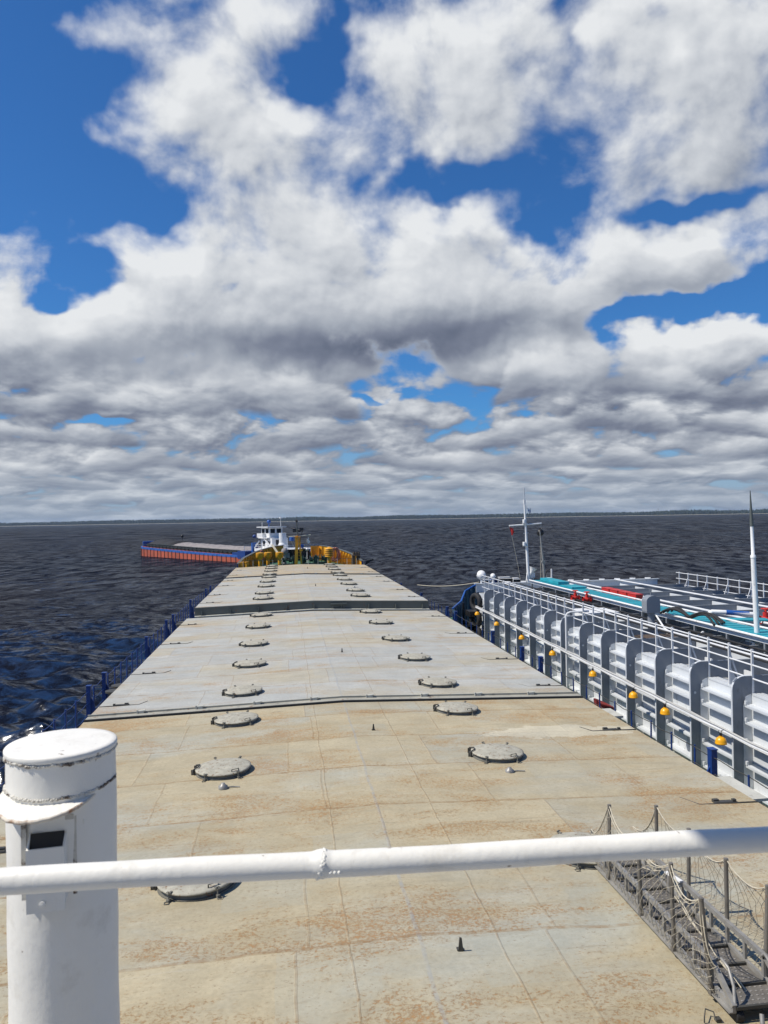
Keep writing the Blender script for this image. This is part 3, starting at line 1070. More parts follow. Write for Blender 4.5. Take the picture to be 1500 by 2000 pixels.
for s in (-1, 1):
    ys = list(np.linspace(75.6, 91.6 if s > 0 else 92.6, 26))
    mb = MB()
    bulwark_strip(mb, s, ys, 0.10, 0.05, 5.152)
    bw = part(mb, "bulwark", M['amber'], ship)
    mb = MB()
    bulwark_strip(mb, s, ys, 0.0, 0.095, 3.3)
    part(mb, "bow_plating", M['blue'], bw)
    mb = MB()
    bulwark_strip(mb, s, ys, -0.05, 0.26, lambda y: bulwark_top(y) + 0.002, lambda y: bulwark_top(y) + 0.06)
    part(mb, "cap_rail", M['end_grey'], bw)
    for k in range(13):
        y = 76.4 + 1.18 * k
        h, t = half_at(y) - 0.15, bulwark_top(y)
        mb = MB()
        x0 = CX0 + s * h
        mb.prism([(x0 - s * 0.55, 5.155), (x0 - s * 0.004, 5.155), (x0 - s * 0.004, t - 0.03), (x0 - s * 0.16, t - 0.03)][::s],
                 y - 0.03, y + 0.03, 'y')
        mb.box((x0 - s * 0.33, y, 5.72), (0.06, 0.14, 1.1))
        part(mb, "bulwark_stay", M['amber'], bw)
# transverse ends of the bulwark beside the gap at the stem
mb = MB()
mb.box((CX0 + 2.45, 91.62, 6.0), (1.9, 0.06, 1.66))
mb.box((CX0 + 1.6, 91.3, 5.9), (0.08, 0.6, 1.5))
mb.box((CX0 + 2.5, 91.3, 5.9), (0.08, 0.6, 1.5))
part(mb, "bow_transom", M['amber'], ship)

# ------------------------------------------------------------------ hatch covers
CAMBER = 0.19


def make_cover(name_label, y0, y1, half, ze, mat, skirt):
    o = thing("hatch_cover", name_label, "hatch cover", (CX0, y0, 0), "steel covers over the holds")
    mb = MB()
    nx, ny = 14, 24
    xs = np.linspace(-half, half, nx * 2 + 1)
    ysx = np.linspace(0, y1 - y0, ny + 1)
    g = np.random.default_rng(int(y0 * 10))
    sag = g.normal(0, 0.006, (ny + 1, nx * 2 + 1))
    vs = []
    for j, y in enumerate(ysx):
        for i, x in enumerate(xs):
            edge_ = 0 if j in (0, ny) else 1
            vs.append((CX0 + x, y0 + y, ze + CAMBER * (1 - abs(x) / half) + sag[j, i] * edge_))
    W = nx * 2 + 1
    fs = [(j * W + i, j * W + i + 1, (j + 1) * W + i + 1, (j + 1) * W + i) for j in range(ny) for i in range(W - 1)]
    mb.add(vs, fs, False)
    # skirt down the sides and ends
    top = [(CX0 + x, 0, ze + CAMBER * (1 - abs(x) / half)) for x in (-half, 0, half)]
    for s in (-1, 1):
        x = CX0 + s * half
        f = [(x, y0, ze), (x, y1, ze), (x, y1, ze - skirt), (x, y0, ze - skirt)]
        mb.add(f, [(0, 1, 2, 3) if s > 0 else (3, 2, 1, 0)])
    for y, fl in ((y0, 1), (y1, -1)):
        f = [(CX0 - half, y, ze - skirt), (CX0 + half, y, ze - skirt), (CX0 + half, y, ze), (CX0, y, ze + CAMBER), (CX0 - half, y, ze)]
        mb.add(f, [(0, 1, 2, 3, 4) if fl > 0 else (4, 3, 2, 1, 0)])
    part(mb, "cover_panel", mat, o)
    return o


cov = [make_cover("nearest hatch cover with rusty tan paint reaching under the white handrail", 2.6, 20.14, 6.55, 5.0, M['deck_near'], 0.24),
       make_cover("pale grey hatch cover between the double seam and the raised dark grey step", 20.74, 40.55, 6.55, 5.0, M['deck_mid'], 0.24),
       make_cover("raised grey hatch cover with a dark grey end plate facing aft", 41.0, 60.8, 6.17, 5.5, M['deck_mid'], 0.24),
       make_cover("farthest hatch cover with tan stains ending at the green forecastle", 61.1, 74.6, 6.17, 5.5, M['deck_fore'], 0.24)]
HALF = [6.55, 6.55, 6.17, 6.17]
ZE = [5.0, 5.0, 5.5, 5.5]


def cover_z(i, x):
    return ZE[i] + CAMBER * (1 - abs(x - CX0) / HALF[i])


def tilt(i, x):
    return -math.atan2(CAMBER, HALF[i]) * (1 if x < CX0 else -1)


# round inspection hatches with a coaming ring, a domed lid and screw clamps
_lid = {}


def round_hatch(i, x, y, rz):
    cover = cov[i]
    if not _lid:
        mb = MB().dome([(0.50, -0.02), (0.50, 0.075), (0.49, 0.08)], n=40)
        mb.lathe([(0.53, -0.004), (0.53, 0.018), (0.50, 0.018)], n=40, smooth=False)
        _lid['ring'] = mb.mesh("round_hatch", M['lid_mid'])
        mb = MB().dome([(0.515, 0.072), (0.535, 0.078), (0.535, 0.095), (0.50, 0.106), (0.35, 0.132), (0.18, 0.146), (0.0001, 0.150)], n=40)
        _lid['lid'] = mb.mesh("lid", M['lid'])
        mb = MB()
        # clamp: foot lug, upright eye bolt, wing nut and bridging arm
        mb.box((0.562, 0, 0.018), (0.06, 0.04, 0.036))
        mb.tube([(0.562, 0, 0.018), (0.562, 0, 0.122)], 0.010, 7)
        mb.tube([(0.562, -0.032, 0.118), (0.562, -0.012, 0.132), (0.562, 0.012, 0.132), (0.562, 0.032, 0.118)], 0.007, 6)
        mb.bar((0.50, 0, 0.112), (0.585, 0, 0.106), 0.03, 0.014)
        mb.tube([(0.58, 0.02, 0.010), (0.62, 0.045, 0.010), (0.65, 0.0, 0.010), (0.61, -0.035, 0.010), (0.58, -0.015, 0.010)], 0.006, 5)
        _lid['clamp'] = mb.mesh("clamp", M['lid_mid'])
        mb = MB()
        mb.tube([(0.55, -0.16, 0.03), (0.56, -0.15, 0.105), (0.47, -0.07, 0.135), (0.47, 0.07, 0.135), (0.56, 0.15, 0.105), (0.55, 0.16, 0.03)], 0.013, 7)
        mb.box((0.555, 0.13, 0.045), (0.08, 0.025, 0.11))
        mb.box((0.555, -0.13, 0.045), (0.08, 0.025, 0.11))
        _lid['hinge'] = mb.mesh("hinge", M['lid_dark'])
        mb = MB().tube([(0.20, -0.42, 0.10), (0.20, -0.42, 0.15), (0.32, -0.34, 0.145), (0.32, -0.34, 0.10)], 0.010, 6)
        _lid['grip'] = mb.mesh("grip", M['lid_dark'])
    c = ORG[cover.name]
    o = bpy.data.objects.new("round_hatch", _lid['ring'])
    COL.objects.link(o)
    o.parent = cover
    o.location = (x - c.x, y - c.y, cover_z(i, x))
    o.rotation_euler = (0, tilt(i, x), 0)
    for nm, me, ang in [("lid", 'lid', 0.0), ("grip", 'grip', 0.0), ("hinge", 'hinge', R(175))] + \
            [("clamp", 'clamp', R(a)) for a in (58, 112, 238, 305)]:
        k = bpy.data.objects.new(nm, _lid[me])
        COL.objects.link(k)
        k.parent = o
        k.rotation_euler = (0, 0, ang + (rz if me != 'lid' else 0))
    return o


for i, ys in ((0, (6.1, 10.68, 15.32, 19.05)), (1, (22.15, 26.32, 30.62, 35.55, 39.75)), (2, (43.3, 46.5, 51.3, 55.1, 59.4)), (3, (62.6, 66.6, 70.3, 73.6))):
    for y in ys:
        round_hatch(i, -1.25 + random.uniform(-0.02, 0.02), y, random.uniform(-0.12, 0.12))
        round_hatch(i, (4.24 if i < 1 else 4.38 if i == 1 else 4.2) + random.uniform(-0.02, 0.02), y, random.uniform(-0.12, 0.12))

# small fittings on the covers
for i, x, y in ((0, 1.86, 8.40), (0, 1.92, 17.4), (1, 1.97, 27.8), (2, 1.9, 50.0), (3, 1.9, 68.0)):
    z = cover_z(i, x)
    mb = MB()
    mb.prism([(-0.03, 0.0), (0.03, 0.0), (0.012, 0.15), (-0.012, 0.155)], -0.010, 0.010, 'y')
    mb.box((0.0, 0.03, 0.010), (0.075, 0.06, 0.02))
    mb.v = [(a + x, b + y, c + z - 0.004) for a, b, c in mb.v]
    part(mb, "lifting_pin", M['lid_dark'], cov[i])
for i, x, y in ((0, -1.20, 14.34), (0, 4.17, 14.27), (2, 4.3, 48.9), (2, -1.1, 44.9)):
    z = cover_z(i, x)
    mb = MB().dome([(0.085, 0.0), (0.085, 0.05), (0.05, 0.07), (0.035, 0.10), (0.0001, 0.105)], (x, y, z - 0.003), 14)
    mb.tube([(x + 0.08, y, z + 0.02), (x + 0.16, y + 0.02, z + 0.02), (x + 0.30, y - 0.01, z + 0.015)], 0.012, 6)
    part(mb, "sounding_cap", M['alu'], cov[i])
# old rectangular catches let into the cover edges
for i, ys in ((0, (12.4, 17.0)), (1, (21.75, 26.1, 32.2, 38.0)), (2, (43.0, 47.5, 54.0, 58.5)), (3, (64.0, 70.0))):
    for y in ys:
        for s in (-1, 1):
            x = CX0 + s * (HALF[i] - 0.62)
            z = cover_z(i, x)
            mb = MB()
            mb.box((x, y, z + 0.006), (0.34, 0.10, 0.03))
            mb.box((x - s * 0.10, y + 0.05, z + 0.02), (0.10, 0.07, 0.05))
            mb.box((x + s * 0.22, y + 0.02, z + 0.015), (0.06, 0.06, 0.05))
            mb.tube([(x + s * 0.6, y - 0.06, z - 0.004), (x - s * 0.45, y - 0.06, z + 0.012), (x - s * 0.62, y + 0.30, z + 0.014)], 0.012, 5)
            part(mb, "edge_catch", M['lid_dark'], cov[i])
# cover seams: a pale batten with cleats between dark strips for the shadowed gaps
for i, yc, w, mat, n in ((1, 20.43, 0.36, M['batten'], 8), (3, 60.95, 0.16, M['end_grey'], 6)):
    mb = MB()
    h = HALF[i]
    for s in (-1, 1):
        x0, x1 = (CX0 - h, CX0) if s < 0 else (CX0, CX0 + h)
        z0, z1 = (ZE[i], ZE[i] + CAMBER) if s < 0 else (ZE[i] + CAMBER, ZE[i])
        a, b = yc - w / 2, yc + w / 2
        vs = [(x0, a, z0 - 0.10), (x1, a, z1 - 0.10), (x1, b, z1 - 0.10), (x0, b, z0 - 0.10),
              (x0, a, z0 + 0.028), (x1, a, z1 + 0.028), (x1, b, z1 + 0.028), (x0, b, z0 + 0.028)]
        mb.add(vs, [(3, 2, 1, 0), (4, 5, 6, 7), (0, 1, 5, 4), (2, 3, 7, 6)])
        mb.bar((x0, yc + w / 2 - 0.03, z0 + 0.05), (x1, yc + w / 2 - 0.03, z1 + 0.05), 0.045, 0.045)
    part(mb, "seam_batten", mat, cov[i])
    for yy in (yc - w / 2 - 0.03, yc + w / 2 + 0.03):
        mb = MB().bar((CX0 - h, yy, ZE[i] + 0.012), (CX0, yy, ZE[i] + CAMBER + 0.012), 0.055, 0.06)
        mb.bar((CX0, yy, ZE[i] + CAMBER + 0.012), (CX0 + h, yy, ZE[i] + 0.012), 0.055, 0.06)
        part(mb, "gap_shade", M['lid_dark'], cov[i])  # dark strips put in for the shadow of the gaps
    for k in range(n):
        x = CX0 - h + (k + 0.9) * (2 * h / (n + 0.8))
        z = cover_z(i, x) + 0.03
        mb = MB()
        mb.box((x, yc + w * 0.35, z + 0.03), (0.13, 0.09, 0.06))
        mb.tube([(x - 0.07, yc + w * 0.30, z + 0.05), (x + 0.10, yc + w * 0.30, z + 0.065)], 0.030, 8)
        mb.box((x - 0.10, yc + w * 0.30, z + 0.03), (0.035, 0.06, 0.11))
        part(mb, "cleat", M['pale'], cov[i])
# dark end plate of the raised cover
mb = MB()
h, ze = HALF[2], ZE[2]
mb.prism([(CX0 - h, 4.98), (CX0 + h, 4.98), (CX0 + h, ze - 0.01), (CX0, ze + CAMBER - 0.01), (CX0 - h, ze - 0.01)], 40.90, 40.994, 'y')
mb.bar((CX0 - h, 40.88, ze - 0.03), (CX0, 40.88, ze + CAMBER - 0.03), 0.05, 0.05)
mb.bar((CX0, 40.88, ze + CAMBER - 0.03), (CX0 + h, 40.88, ze - 0.03), 0.05, 0.05)
part(mb, "end_plate", M['end_grey'], cov[2])
mb = MB()
mb.bar((CX0 - h, 40.74, 5.06), (CX0, 40.74, 5.06 + CAMBER), 0.26, 0.05)
mb.bar((CX0, 40.74, 5.06 + CAMBER), (CX0 + h, 40.74, 5.06), 0.26, 0.05)
part(mb, "end_flange", M['pale'], cov[2])
for k in range(9):
    x = CX0 - h + 0.35 + k * (2 * h - 0.7) / 8
    mb = MB().box((x, 40.83, 5.20 + CAMBER * (1 - abs(x - CX0) / h)), (0.05, 0.15, 0.26))
    part(mb, "end_bracket", M['end_grey'], cov[2])
mb = MB()
mb.box((CX0 + 1.32, 40.80, 5.50), (0.85, 0.2, 0.07))
mb.bar((CX0 + 1.05, 40.84, 5.48), (CX0 + 0.92, 40.84, 5.15), 0.06, 0.08)
mb.bar((CX0 + 1.55, 40.84, 5.48), (CX0 + 1.62, 40.84, 5.15), 0.06, 0.08)
part(mb, "lifting_bracket", M['end_grey'], cov[2])
# ------------------------------------------------------------------ railings along the side decks
def side_railing(side, label):
    x_of = lambda y: CX0 + side * (half_at(y) - 0.27)
    o = thing("railing", label, "railing", (x_of(20), 20, 3.58), "blue railings along the side decks")
    heavy = [9.5, 11.7, 15.6, 25.3, 27.4, 35.5, 41.3, 43.7, 51.6, 59.7, 62.2] if side < 0 else [15.7, 27.0, 29.2, 33.5, 41.0, 43.2, 51.6, 59.7, 62.2]
    y = 7.0
    while y < 73.5:
        if min(abs(y - hh) for hh in heavy) > 0.45:
            mb = MB()
            lean = random.uniform(-0.02, 0.02)
            mb.tube([(x_of(y), y, 3.58), (x_of(y) + lean, y, 4.74)], 0.022 if side > 0 else 0.030, 7)
            mb.box((x_of(y), y, 3.60), (0.10, 0.10, 0.03))
            part(mb, "post", M['blue'], o)
        y += 1.05
    for hy in heavy:
        x = x_of(hy)
        mb = MB()
        mb.box((x, hy, 4.22), (0.13, 0.17, 1.28))
        mb.prism([(x - side * 0.065, 3.6), (x - side * 0.065, 4.5), (x - side * 0.15, 4.35), (x - side * 0.30, 3.6)][::-side], hy - 0.02, hy + 0.02, 'y')
        mb.box((x, hy, 4.868), (0.16, 0.20, 0.02))
        part(mb, "heavy_post", M['blue'], o)
    for z in (3.98, 4.34, 4.70):
        pts = []
        for yy in np.arange(7.0, 73.4, 1.05):
            pts.append((x_of(yy), yy, z))
            pts.append((x_of(yy + 0.52), yy + 0.52, z - random.uniform(0.01, 0.045)))
        mb = MB().tube(pts, 0.011, 5)
        part(mb, "wire", M['blue'] if side < 0 else M['lid_dark'], o)
    return o


side_railing(-1, "long blue post and wire railing on the open water side of the cargo ship")
side_railing(1, "blue post and wire railing on the cargo ship facing the grey tank barge")

# twin mooring bollards on the side decks
def bollard(x, y, label):
    o = thing("mooring_bollard", label, "bollard", (x, y, 3.58), "twin bollards on the side decks")
    for dy in (-0.42, 0.42):
        mb = MB().lathe([(0.19, 0), (0.19, 0.92)], (x, y + dy, 3.58), 20)
        mb.lathe([(0.27, 0.92), (0.27, 0.97), (0.0001, 0.985)], (x, y + dy, 3.58), 20, smooth=False)
        mb.lathe([(0.19, 0.92), (0.27, 0.9201)], (x, y + dy, 3.58), 20, smooth=False)
        part(mb, "drum", M['lid_dark'], o)
    mb = MB().box((x, y, 3.62), (0.55, 1.5, 0.08))
    part(mb, "base_plate", M['lid_dark'], o)
    return o


bollard(CX0 - 7.05, 26.35, "dark twin bollard between two heavy blue posts nearest the capped white post")
bollard(CX0 - 7.05, 42.5, "dark twin bollard beside the step of the raised hatch cover on the open water side")
bollard(CX0 + 7.05, 28.1, "dark twin bollard on the side deck facing the grey tank barge")
# pale locker, hose rack lumps on the starboard side deck
mb = MB().box((CX0 + 6.72, 19.1, 4.55), (0.55, 0.7, 0.5)).box((CX0 + 6.72, 19.1, 4.83), (0.62, 0.8, 0.05))
single(mb, "deck_locker", "pale steel box sticking out under the cover edge beside the tank barge lamps", "locker", M['pale'], (CX0 + 6.72, 19.1, 4.3))
mb = MB().box((CX0 + 6.72, 13.4, 4.62), (0.55, 1.0, 0.4)).box((CX0 + 6.72, 13.4, 4.85), (0.66, 1.2, 0.05))
single(mb, "cable_box", "low pale steel box at the cover edge just beyond the gangway posts", "box", M['pale'], (CX0 + 6.72, 13.4, 4.4))

# ------------------------------------------------------------------ gear on the forecastle
FZ = 5.15


def mushroom(x, y, label, rz=0):
    o = thing("mushroom_vent", label, "ventilator", (x, y, FZ), "amber mushroom vents on the forecastle")
    mb = MB().lathe([(0.17, 0), (0.17, 0.86)], (x, y, FZ), 18).lathe([(0.24, 0), (0.24, 0.05), (0.17, 0.05)], (x, y, FZ), 18, smooth=False)
    part(mb, "stem", M['amber'], o)
    mb = MB().dome([(0.17, 0.84), (0.40, 1.08), (0.40, 1.50)], (x, y, FZ), 22).lathe([(0.40, 1.50), (0.40, 1.535), (0.30, 1.56), (0.0001, 1.59)], (x, y, FZ), 22, smooth=False)
    hd = part(mb, "head", M['amber'], o)
    mb = MB().tube([(x + 0.40, y, FZ + 1.3), (x + 0.52, y, FZ + 1.3)], 0.02, 6).tube([(x + 0.52, y - 0.12, FZ + 1.3), (x + 0.52, y + 0.12, FZ + 1.3)], 0.02, 6)
    part(mb, "hand_wheel", M['amber'], hd)
    return o


mushroom(-2.60, 79.0, "leftmost amber mushroom vent at the front edge of the green forecastle")
mushroom(-1.80, 79.6, "middle one of three amber mushroom vents on the forecastle")
mushroom(-0.62, 79.2, "amber mushroom vent next to the yellow foremast")
# louvred vent with conical cap
x, y = 4.55, 81.0
o = thing("louvre_vent", "yellow round vent with stacked rings and a cone cap beside the hanging rope", "ventilator", (x, y, FZ))
part(MB().lathe([(0.22, 0), (0.22, 0.95)], (x, y, FZ), 20), "stem", M['amber'], o)
for k in range(4):
    part(MB().lathe([(0.34, 0.92 + k * 0.2), (0.46, 0.90 + k * 0.2), (0.44, 1.02 + k * 0.2), (0.30, 1.04 + k * 0.2)], (x, y, FZ), 24, smooth=False), "louvre_ring", M['amber'], o)
part(MB().lathe([(0.30, 0.9), (0.30, 1.7)], (x, y, FZ), 16), "core", M['winch'], o)
part(MB().lathe([(0.48, 1.70), (0.44, 1.76), (0.10, 1.92), (0.0001, 1.94)], (x, y, FZ), 24, smooth=False), "cone_cap", M['amber'], o)
# foremast: two amber legs, platform, spar and a grey topmast
x, y = 1.27, 79.0
o = thing("foremast", "amber foremast with a cross spar and a grey topmast on the forecastle", "mast", (x, y, FZ))
part(MB().bar((x - 0.22, y, FZ), (x - 0.10, y, 8.35), 0.30, 0.34).bar((x + 0.34, y + 0.1, FZ), (x + 0.14, y, 8.1), 0.16, 0.2), "mast_leg", M['amber'], o)
mb = MB()
for k in range(9):
    mb.bar((x - 0.12, y - 0.06, FZ + 0.3 + k * 0.3), (x + 0.30, y - 0.02, FZ + 0.3 + k * 0.3), 0.035, 0.035)
part(mb, "ladder_rung", M['amber'], o)
part(MB().tube([(x - 0.95, y, 8.27), (x + 0.1, y, 8.33), (x + 1.3, y, 8.42)], 0.045, 8), "spar", M['pale'], o)
part(MB().box((x - 0.02, y, 8.22), (0.55, 0.6, 0.06)).box((x + 0.16, y - 0.25, 7.55), (0.22, 0.16, 0.3)).box((x + 0.3, y - 0.2, 6.9), (0.3, 0.2, 0.22)), "platform", M['amber'], o)
tp = part(MB().tube([(x - 0.03, y, 8.35), (x - 0.10, y, 9.75)], [0.07, 0.05], 8), "topmast", M['end_grey'], o)
part(MB().dome([(0.0001, 0), (0.11, 0.03), (0.12, 0.20), (0.07, 0.28), (0.0001, 0.30)], (x - 0.10, y, 9.72), 12), "mast_lamp", M['black'], tp)
part(MB().tube([(x - 0.9, y, 8.28), (x - 0.05, y - 0.1, 6.3)], 0.012, 5).tube([(x + 1.2, y, 8.4), (x + 0.3, y - 0.1, 6.6)], 0.010, 5), "halyard", M['rope'], o)
mb = MB()
xs_ = [(2.16, 8.02), (2.34, 7.98), (2.52, 7.72), (2.40, 7.52), (2.22, 7.62)]
mb.prism([(a, b) for a, b in xs_], 78.98, 79.01, 'y')
mb.prism([(2.26, 7.99), (2.34, 8.24), (2.40, 8.0)], 78.98, 79.0, 'y')
single(mb, "pennant", "small white pennant fluttering below the spar of the yellow foremast", "flag", M['white'], (2.3, 79, 7.9))
mb = MB()
mb.tube([(2.52, 79, 8.42), (2.30, 79, 7.95)], 0.008, 5)
single(mb, "flag_line", "thin line holding the small white pennant under the amber spar", "line", M['rope'], (2.4, 79, 8.2))


def windlass(x, y, label, sc=1.0):
    o = thing("windlass", label, "windlass", (x, y, FZ), "dark green anchor gear on the forecastle")
    part(MB().box((x, y, FZ + 0.12), (1.7 * sc, 0.9, 0.22)), "bed", M['winch'], o)
    Mx = Matrix.Rotation(R(90), 3, 'Y')
    for dx in (-0.55, 0.15):
        part(MB().lathe([(0.42, -0.18), (0.42, -0.14), (0.24, -0.13), (0.24, 0.13), (0.42, 0.14), (0.42, 0.18)], (x + dx * sc, y, FZ + 0.62), 18, Mx).lathe([(0.0001, -0.181), (0.42, -0.18)], (x + dx * sc, y, FZ + 0.62), 18, Mx).lathe([(0.42, 0.18), (0.0001, 0.181)], (x + dx * sc, y, FZ + 0.62), 18, Mx), "drum", M['winch'], o)
    part(MB().box((x + 0.62 * sc, y, FZ + 0.55), (0.4, 0.6, 0.7)).box((x + 0.62 * sc, y - 0.1, FZ + 0.98), (0.3, 0.35, 0.18)), "gearbox", M['winch'], o)
    for dx in (-0.85, 0.42):
        part(MB().prism([(y - 0.4, FZ + 0.2), (y + 0.4, FZ + 0.2), (y + 0.12, FZ + 0.95), (y - 0.12, FZ + 0.95)], x + dx * sc - 0.03, x + dx * sc + 0.03, 'x'), "frame", M['green'], o)
    part(MB().tube([(x - 0.9 * sc, y, FZ + 0.62), (x + 0.9 * sc, y, FZ + 0.62)], 0.05, 8), "shaft", M['lid_dark'], o)
    return o


windlass(0.35, 81.6, "pale green windlass frame between the vents and the foremast")
windlass(2.55, 81.6, "dark windlass just to starboard of the yellow foremast")
windlass(3.9, 83.6, "low dark green winch in front of the louvred yellow vent", 0.9)
# hawse roller dark between the bulwark ends, chocks, crates of gear
mb = MB()
for k in range(5):
    mb.lathe([(0.16, 0), (0.16, 1.25), (0.22, 1.26), (0.22, 1.34), (0.0001, 1.36)], (CX0 - 1.1 + k * 0.52, 91.5, FZ), 14)
mb.box((CX0 - 0.05, 91.5, FZ + 0.1), (2.9, 0.6, 0.2)).box((CX0 - 0.05, 91.75, FZ + 0.75), (2.9, 0.08, 1.1))
single(mb, "roller_fairlead", "dark roller fairlead filling the gap of the bulwark at the stem", "fairlead", M['black'], (CX0, 91.5, FZ))
mb = MB().box((1.95, 84.2, FZ + 0.75), (0.42, 0.5, 1.5)).box((1.95, 84.2, FZ + 1.62), (0.5, 0.6, 0.16)).tube([(1.95, 83.9, FZ + 1.5), (1.95, 83.6, FZ + 1.7)], 0.09, 8)
single(mb, "control_cabinet", "tall dark control cabinet standing right of the yellow foremast", "cabinet", M['black'], (1.95, 84.2, FZ))
mb = MB().tube([(1.85, 86.0, FZ), (1.85, 86.0, 7.2)], 0.06, 8).box((1.85, 85.95, 7.05), (0.32, 0.24, 0.4)).box((1.85, 85.82, 7.05), (0.24, 0.06, 0.28))
single(mb, "bow_lamp", "small blue lamp on a post behind the dark control cabinet", "lamp", M['blue_lt'], (1.85, 86, FZ))
mb = MB().dome([(0.0001, 0), (0.16, 0.02), (0.20, 0.16), (0.14, 0.28), (0.0001, 0.32)], (2.35, 85.0, FZ + 1.42), 14).tube([(2.35, 85, FZ), (2.35, 85, FZ + 1.45)], 0.04, 8)
single(mb, "capped_vent", "thin post with a white rounded cap right of the foremast", "ventilator", M['white'], (2.35, 85, FZ))
mb = MB().tube([(-0.1, 85.0, FZ), (-0.1, 85.0, 6.3)], 0.18, 10).dome([(0.18, 0), (0.36, 0.1), (0.40, 0.35), (0.28, 0.62), (0.0001, 0.72)], (-0.1, 85.0, 6.2), 14).box((0.2, 85, 6.1), (0.5, 0.4, 0.5))
single(mb, "covered_winch", "gear wrapped in a pale grey cover behind the windlass frame", "winch", M['gravel'], (-0.1, 85, FZ))
mb = MB().bar((-1.5, 88.3, 7.2), (-0.4, 86.0, 5.6), 0.16, 0.16).bar((-0.4, 86.0, 5.6), (-0.35, 85.95, FZ), 0.16, 0.16)
single(mb, "anchor_davit", "slanting pale brown beam leaning behind the mushroom vents", "davit", M['old_paint'], (-0.4, 86, FZ))


def rope_coil(x, y, z, n, w, hgt, label, mat):
    o = MB()
    g = np.random.default_rng(int(abs(x) * 100) + 1)
    for k in range(n):
        cx_ = x + g.uniform(-0.16, 0.16) * w
        ww, hh = w * g.uniform(0.55, 1.0) / 2, hgt * g.uniform(0.75, 1.0)
        yy = y + g.uniform(-0.12, 0.12)
        pts = []
        for q in range(25):
            t = 2 * math.pi * q / 24
            pts.append((cx_ + ww * math.sin(t) * (0.6 + 0.4 * (1 - math.cos(t)) / 2 * 1.4), yy + 0.04 * math.sin(3 * t), z - hh * (1 - math.cos(t)) / 2))
        o.tube(pts, 0.034, 6, caps=False)
    return single(o, "hanging_rope", label, "rope", mat, (x, y, z))


rope_coil(5.35, 83.2, 6.9, 16, 1.0, 1.55, "thick bundle of faded red rope hanging beside the ringed yellow vent", M['pink'])
rope_coil(-2.55, 84.0, 6.75, 9, 0.5, 1.25, "faded pink rope hung on the bulwark behind the leftmost mushroom vents", M['pink'])
# fairlead boxes at the shoulders
mb = MB().box((CX0 + 5.55, 77.2, 5.72), (0.75, 1.3, 1.1)).box((CX0 + 5.55, 77.2, 6.31), (0.85, 1.4, 0.06))
for k in range(3):
    mb.lathe([(0.12, 0), (0.12, 0.3), (0.0001, 0.31)], (CX0 + 5.35 + 0.25 * k, 77.0, 6.33), 10)
single(mb, "fairlead_box", "rusty dark fairlead box on the right shoulder of the forecastle", "fairlead", paint("brown_steel", (0.085, 0.06, 0.038), 0.6, 0.3, 2, rust=0.4), (CX0 + 5.55, 77.2, FZ))
mb = MB().tube([(CX0 + 6.2, 76.8, 5.2), (CX0 + 6.9, 76.6, 5.7)], 0.07, 8).prism([(CX0 + 6.5, 5.55), (CX0 + 7.2, 5.75), (CX0 + 7.3, 5.95), (CX0 + 6.5, 5.8)], 76.4, 76.8, 'y')
single(mb, "anchor", "dark anchor fluke sticking out over the right bow shoulder", "anchor", M['black'], (CX0 + 6.5, 76.6, 5.2))
mb = MB().box((CX0 - 5.75, 76.2, 5.55), (0.5, 0.8, 0.8)).lathe([(0.16, 0), (0.16, 0.75), (0.22, 0.76), (0.22, 0.84), (0.0001, 0.86)], (CX0 - 5.2, 75.8, FZ), 14)
single(mb, "fairlead_post", "amber fairlead box with a pale yellow post on the left bow shoulder", "fairlead", M['amber'], (CX0 - 5.75, 76.2, FZ))
# light handrails across the after edge of the forecastle
o = thing("forecastle_rail", "thin pale handrail across the after edge of the green forecastle", "railing", (CX0, 75.7, FZ))
for x in list(np.arange(-4.1, 0.6, 0.95)) + list(np.arange(2.2, 7.0, 0.95)):
    part(MB().tube([(x, 75.7, FZ), (x, 75.7, FZ + 0.95)], 0.024, 6), "post", M['pale'], o)
for z in (0.5, 0.93):
    part(MB().tube([(-4.1, 75.7, FZ + z), (0.5, 75.7, FZ + z)], 0.016, 6).tube([(2.2, 75.7, FZ + z), (6.95, 75.7, FZ + z)], 0.016, 6), "rail", M['winch'], o)


# ------------------------------------------------------------------ grey tank barge alongside
BX0, BX1 = 11.52, 22.6          # trunk sides
TZ, FTOP = 5.42, 5.90           # trunk deck, top of the deck frames
RIB_Y = [17.96 + 2.005 * k for k in range(-5, 13)]
tb = thing("tank_barge", "light grey tank barge with tall external ribs lying alongside on the right", "barge", (17, 25, 0))
hull_poly = [(10.05, -6), (24.2, -6), (24.2, 50), (23.0, 55), (20.5, 58.5), (17.2, 59.5), (13.8, 58.5), (11.6, 55), (10.05, 50)]
part(MB().prism(hull_poly, -1.2, 2.58), "hull", M['barge_shaded'], tb)
part(MB().prism([(x + (0.05 if x < 17 else -0.05), y) for x, y in hull_poly], 2.584, 2.60), "lower_deck", M['green'], tb)
part(MB().prism([(BX0, -5), (BX1, -5), (BX1, 45.2), (BX0, 45.2)], 2.604, TZ - 0.01), "trunk", M['barge'], tb)
part(MB().prism([(BX0 + 0.012, -4.9), (BX1 - 0.012, -4.9), (BX1 - 0.012, 45.1), (BX0 + 0.012, 45.1)], TZ - 0.006, TZ), "trunk_deck", M['barge_deck'], tb)


def rib_profile(r=0.34):
    pts = [(11.0, 2.61), (BX0 - 0.002, 2.61), (BX0 - 0.002, FTOP)]
    for q in range(9):
        t = R(90) + R(90) * q / 8
        pts.append((11.0 + r + r * math.cos(t), FTOP - r + r * math.sin(t)))
    return pts


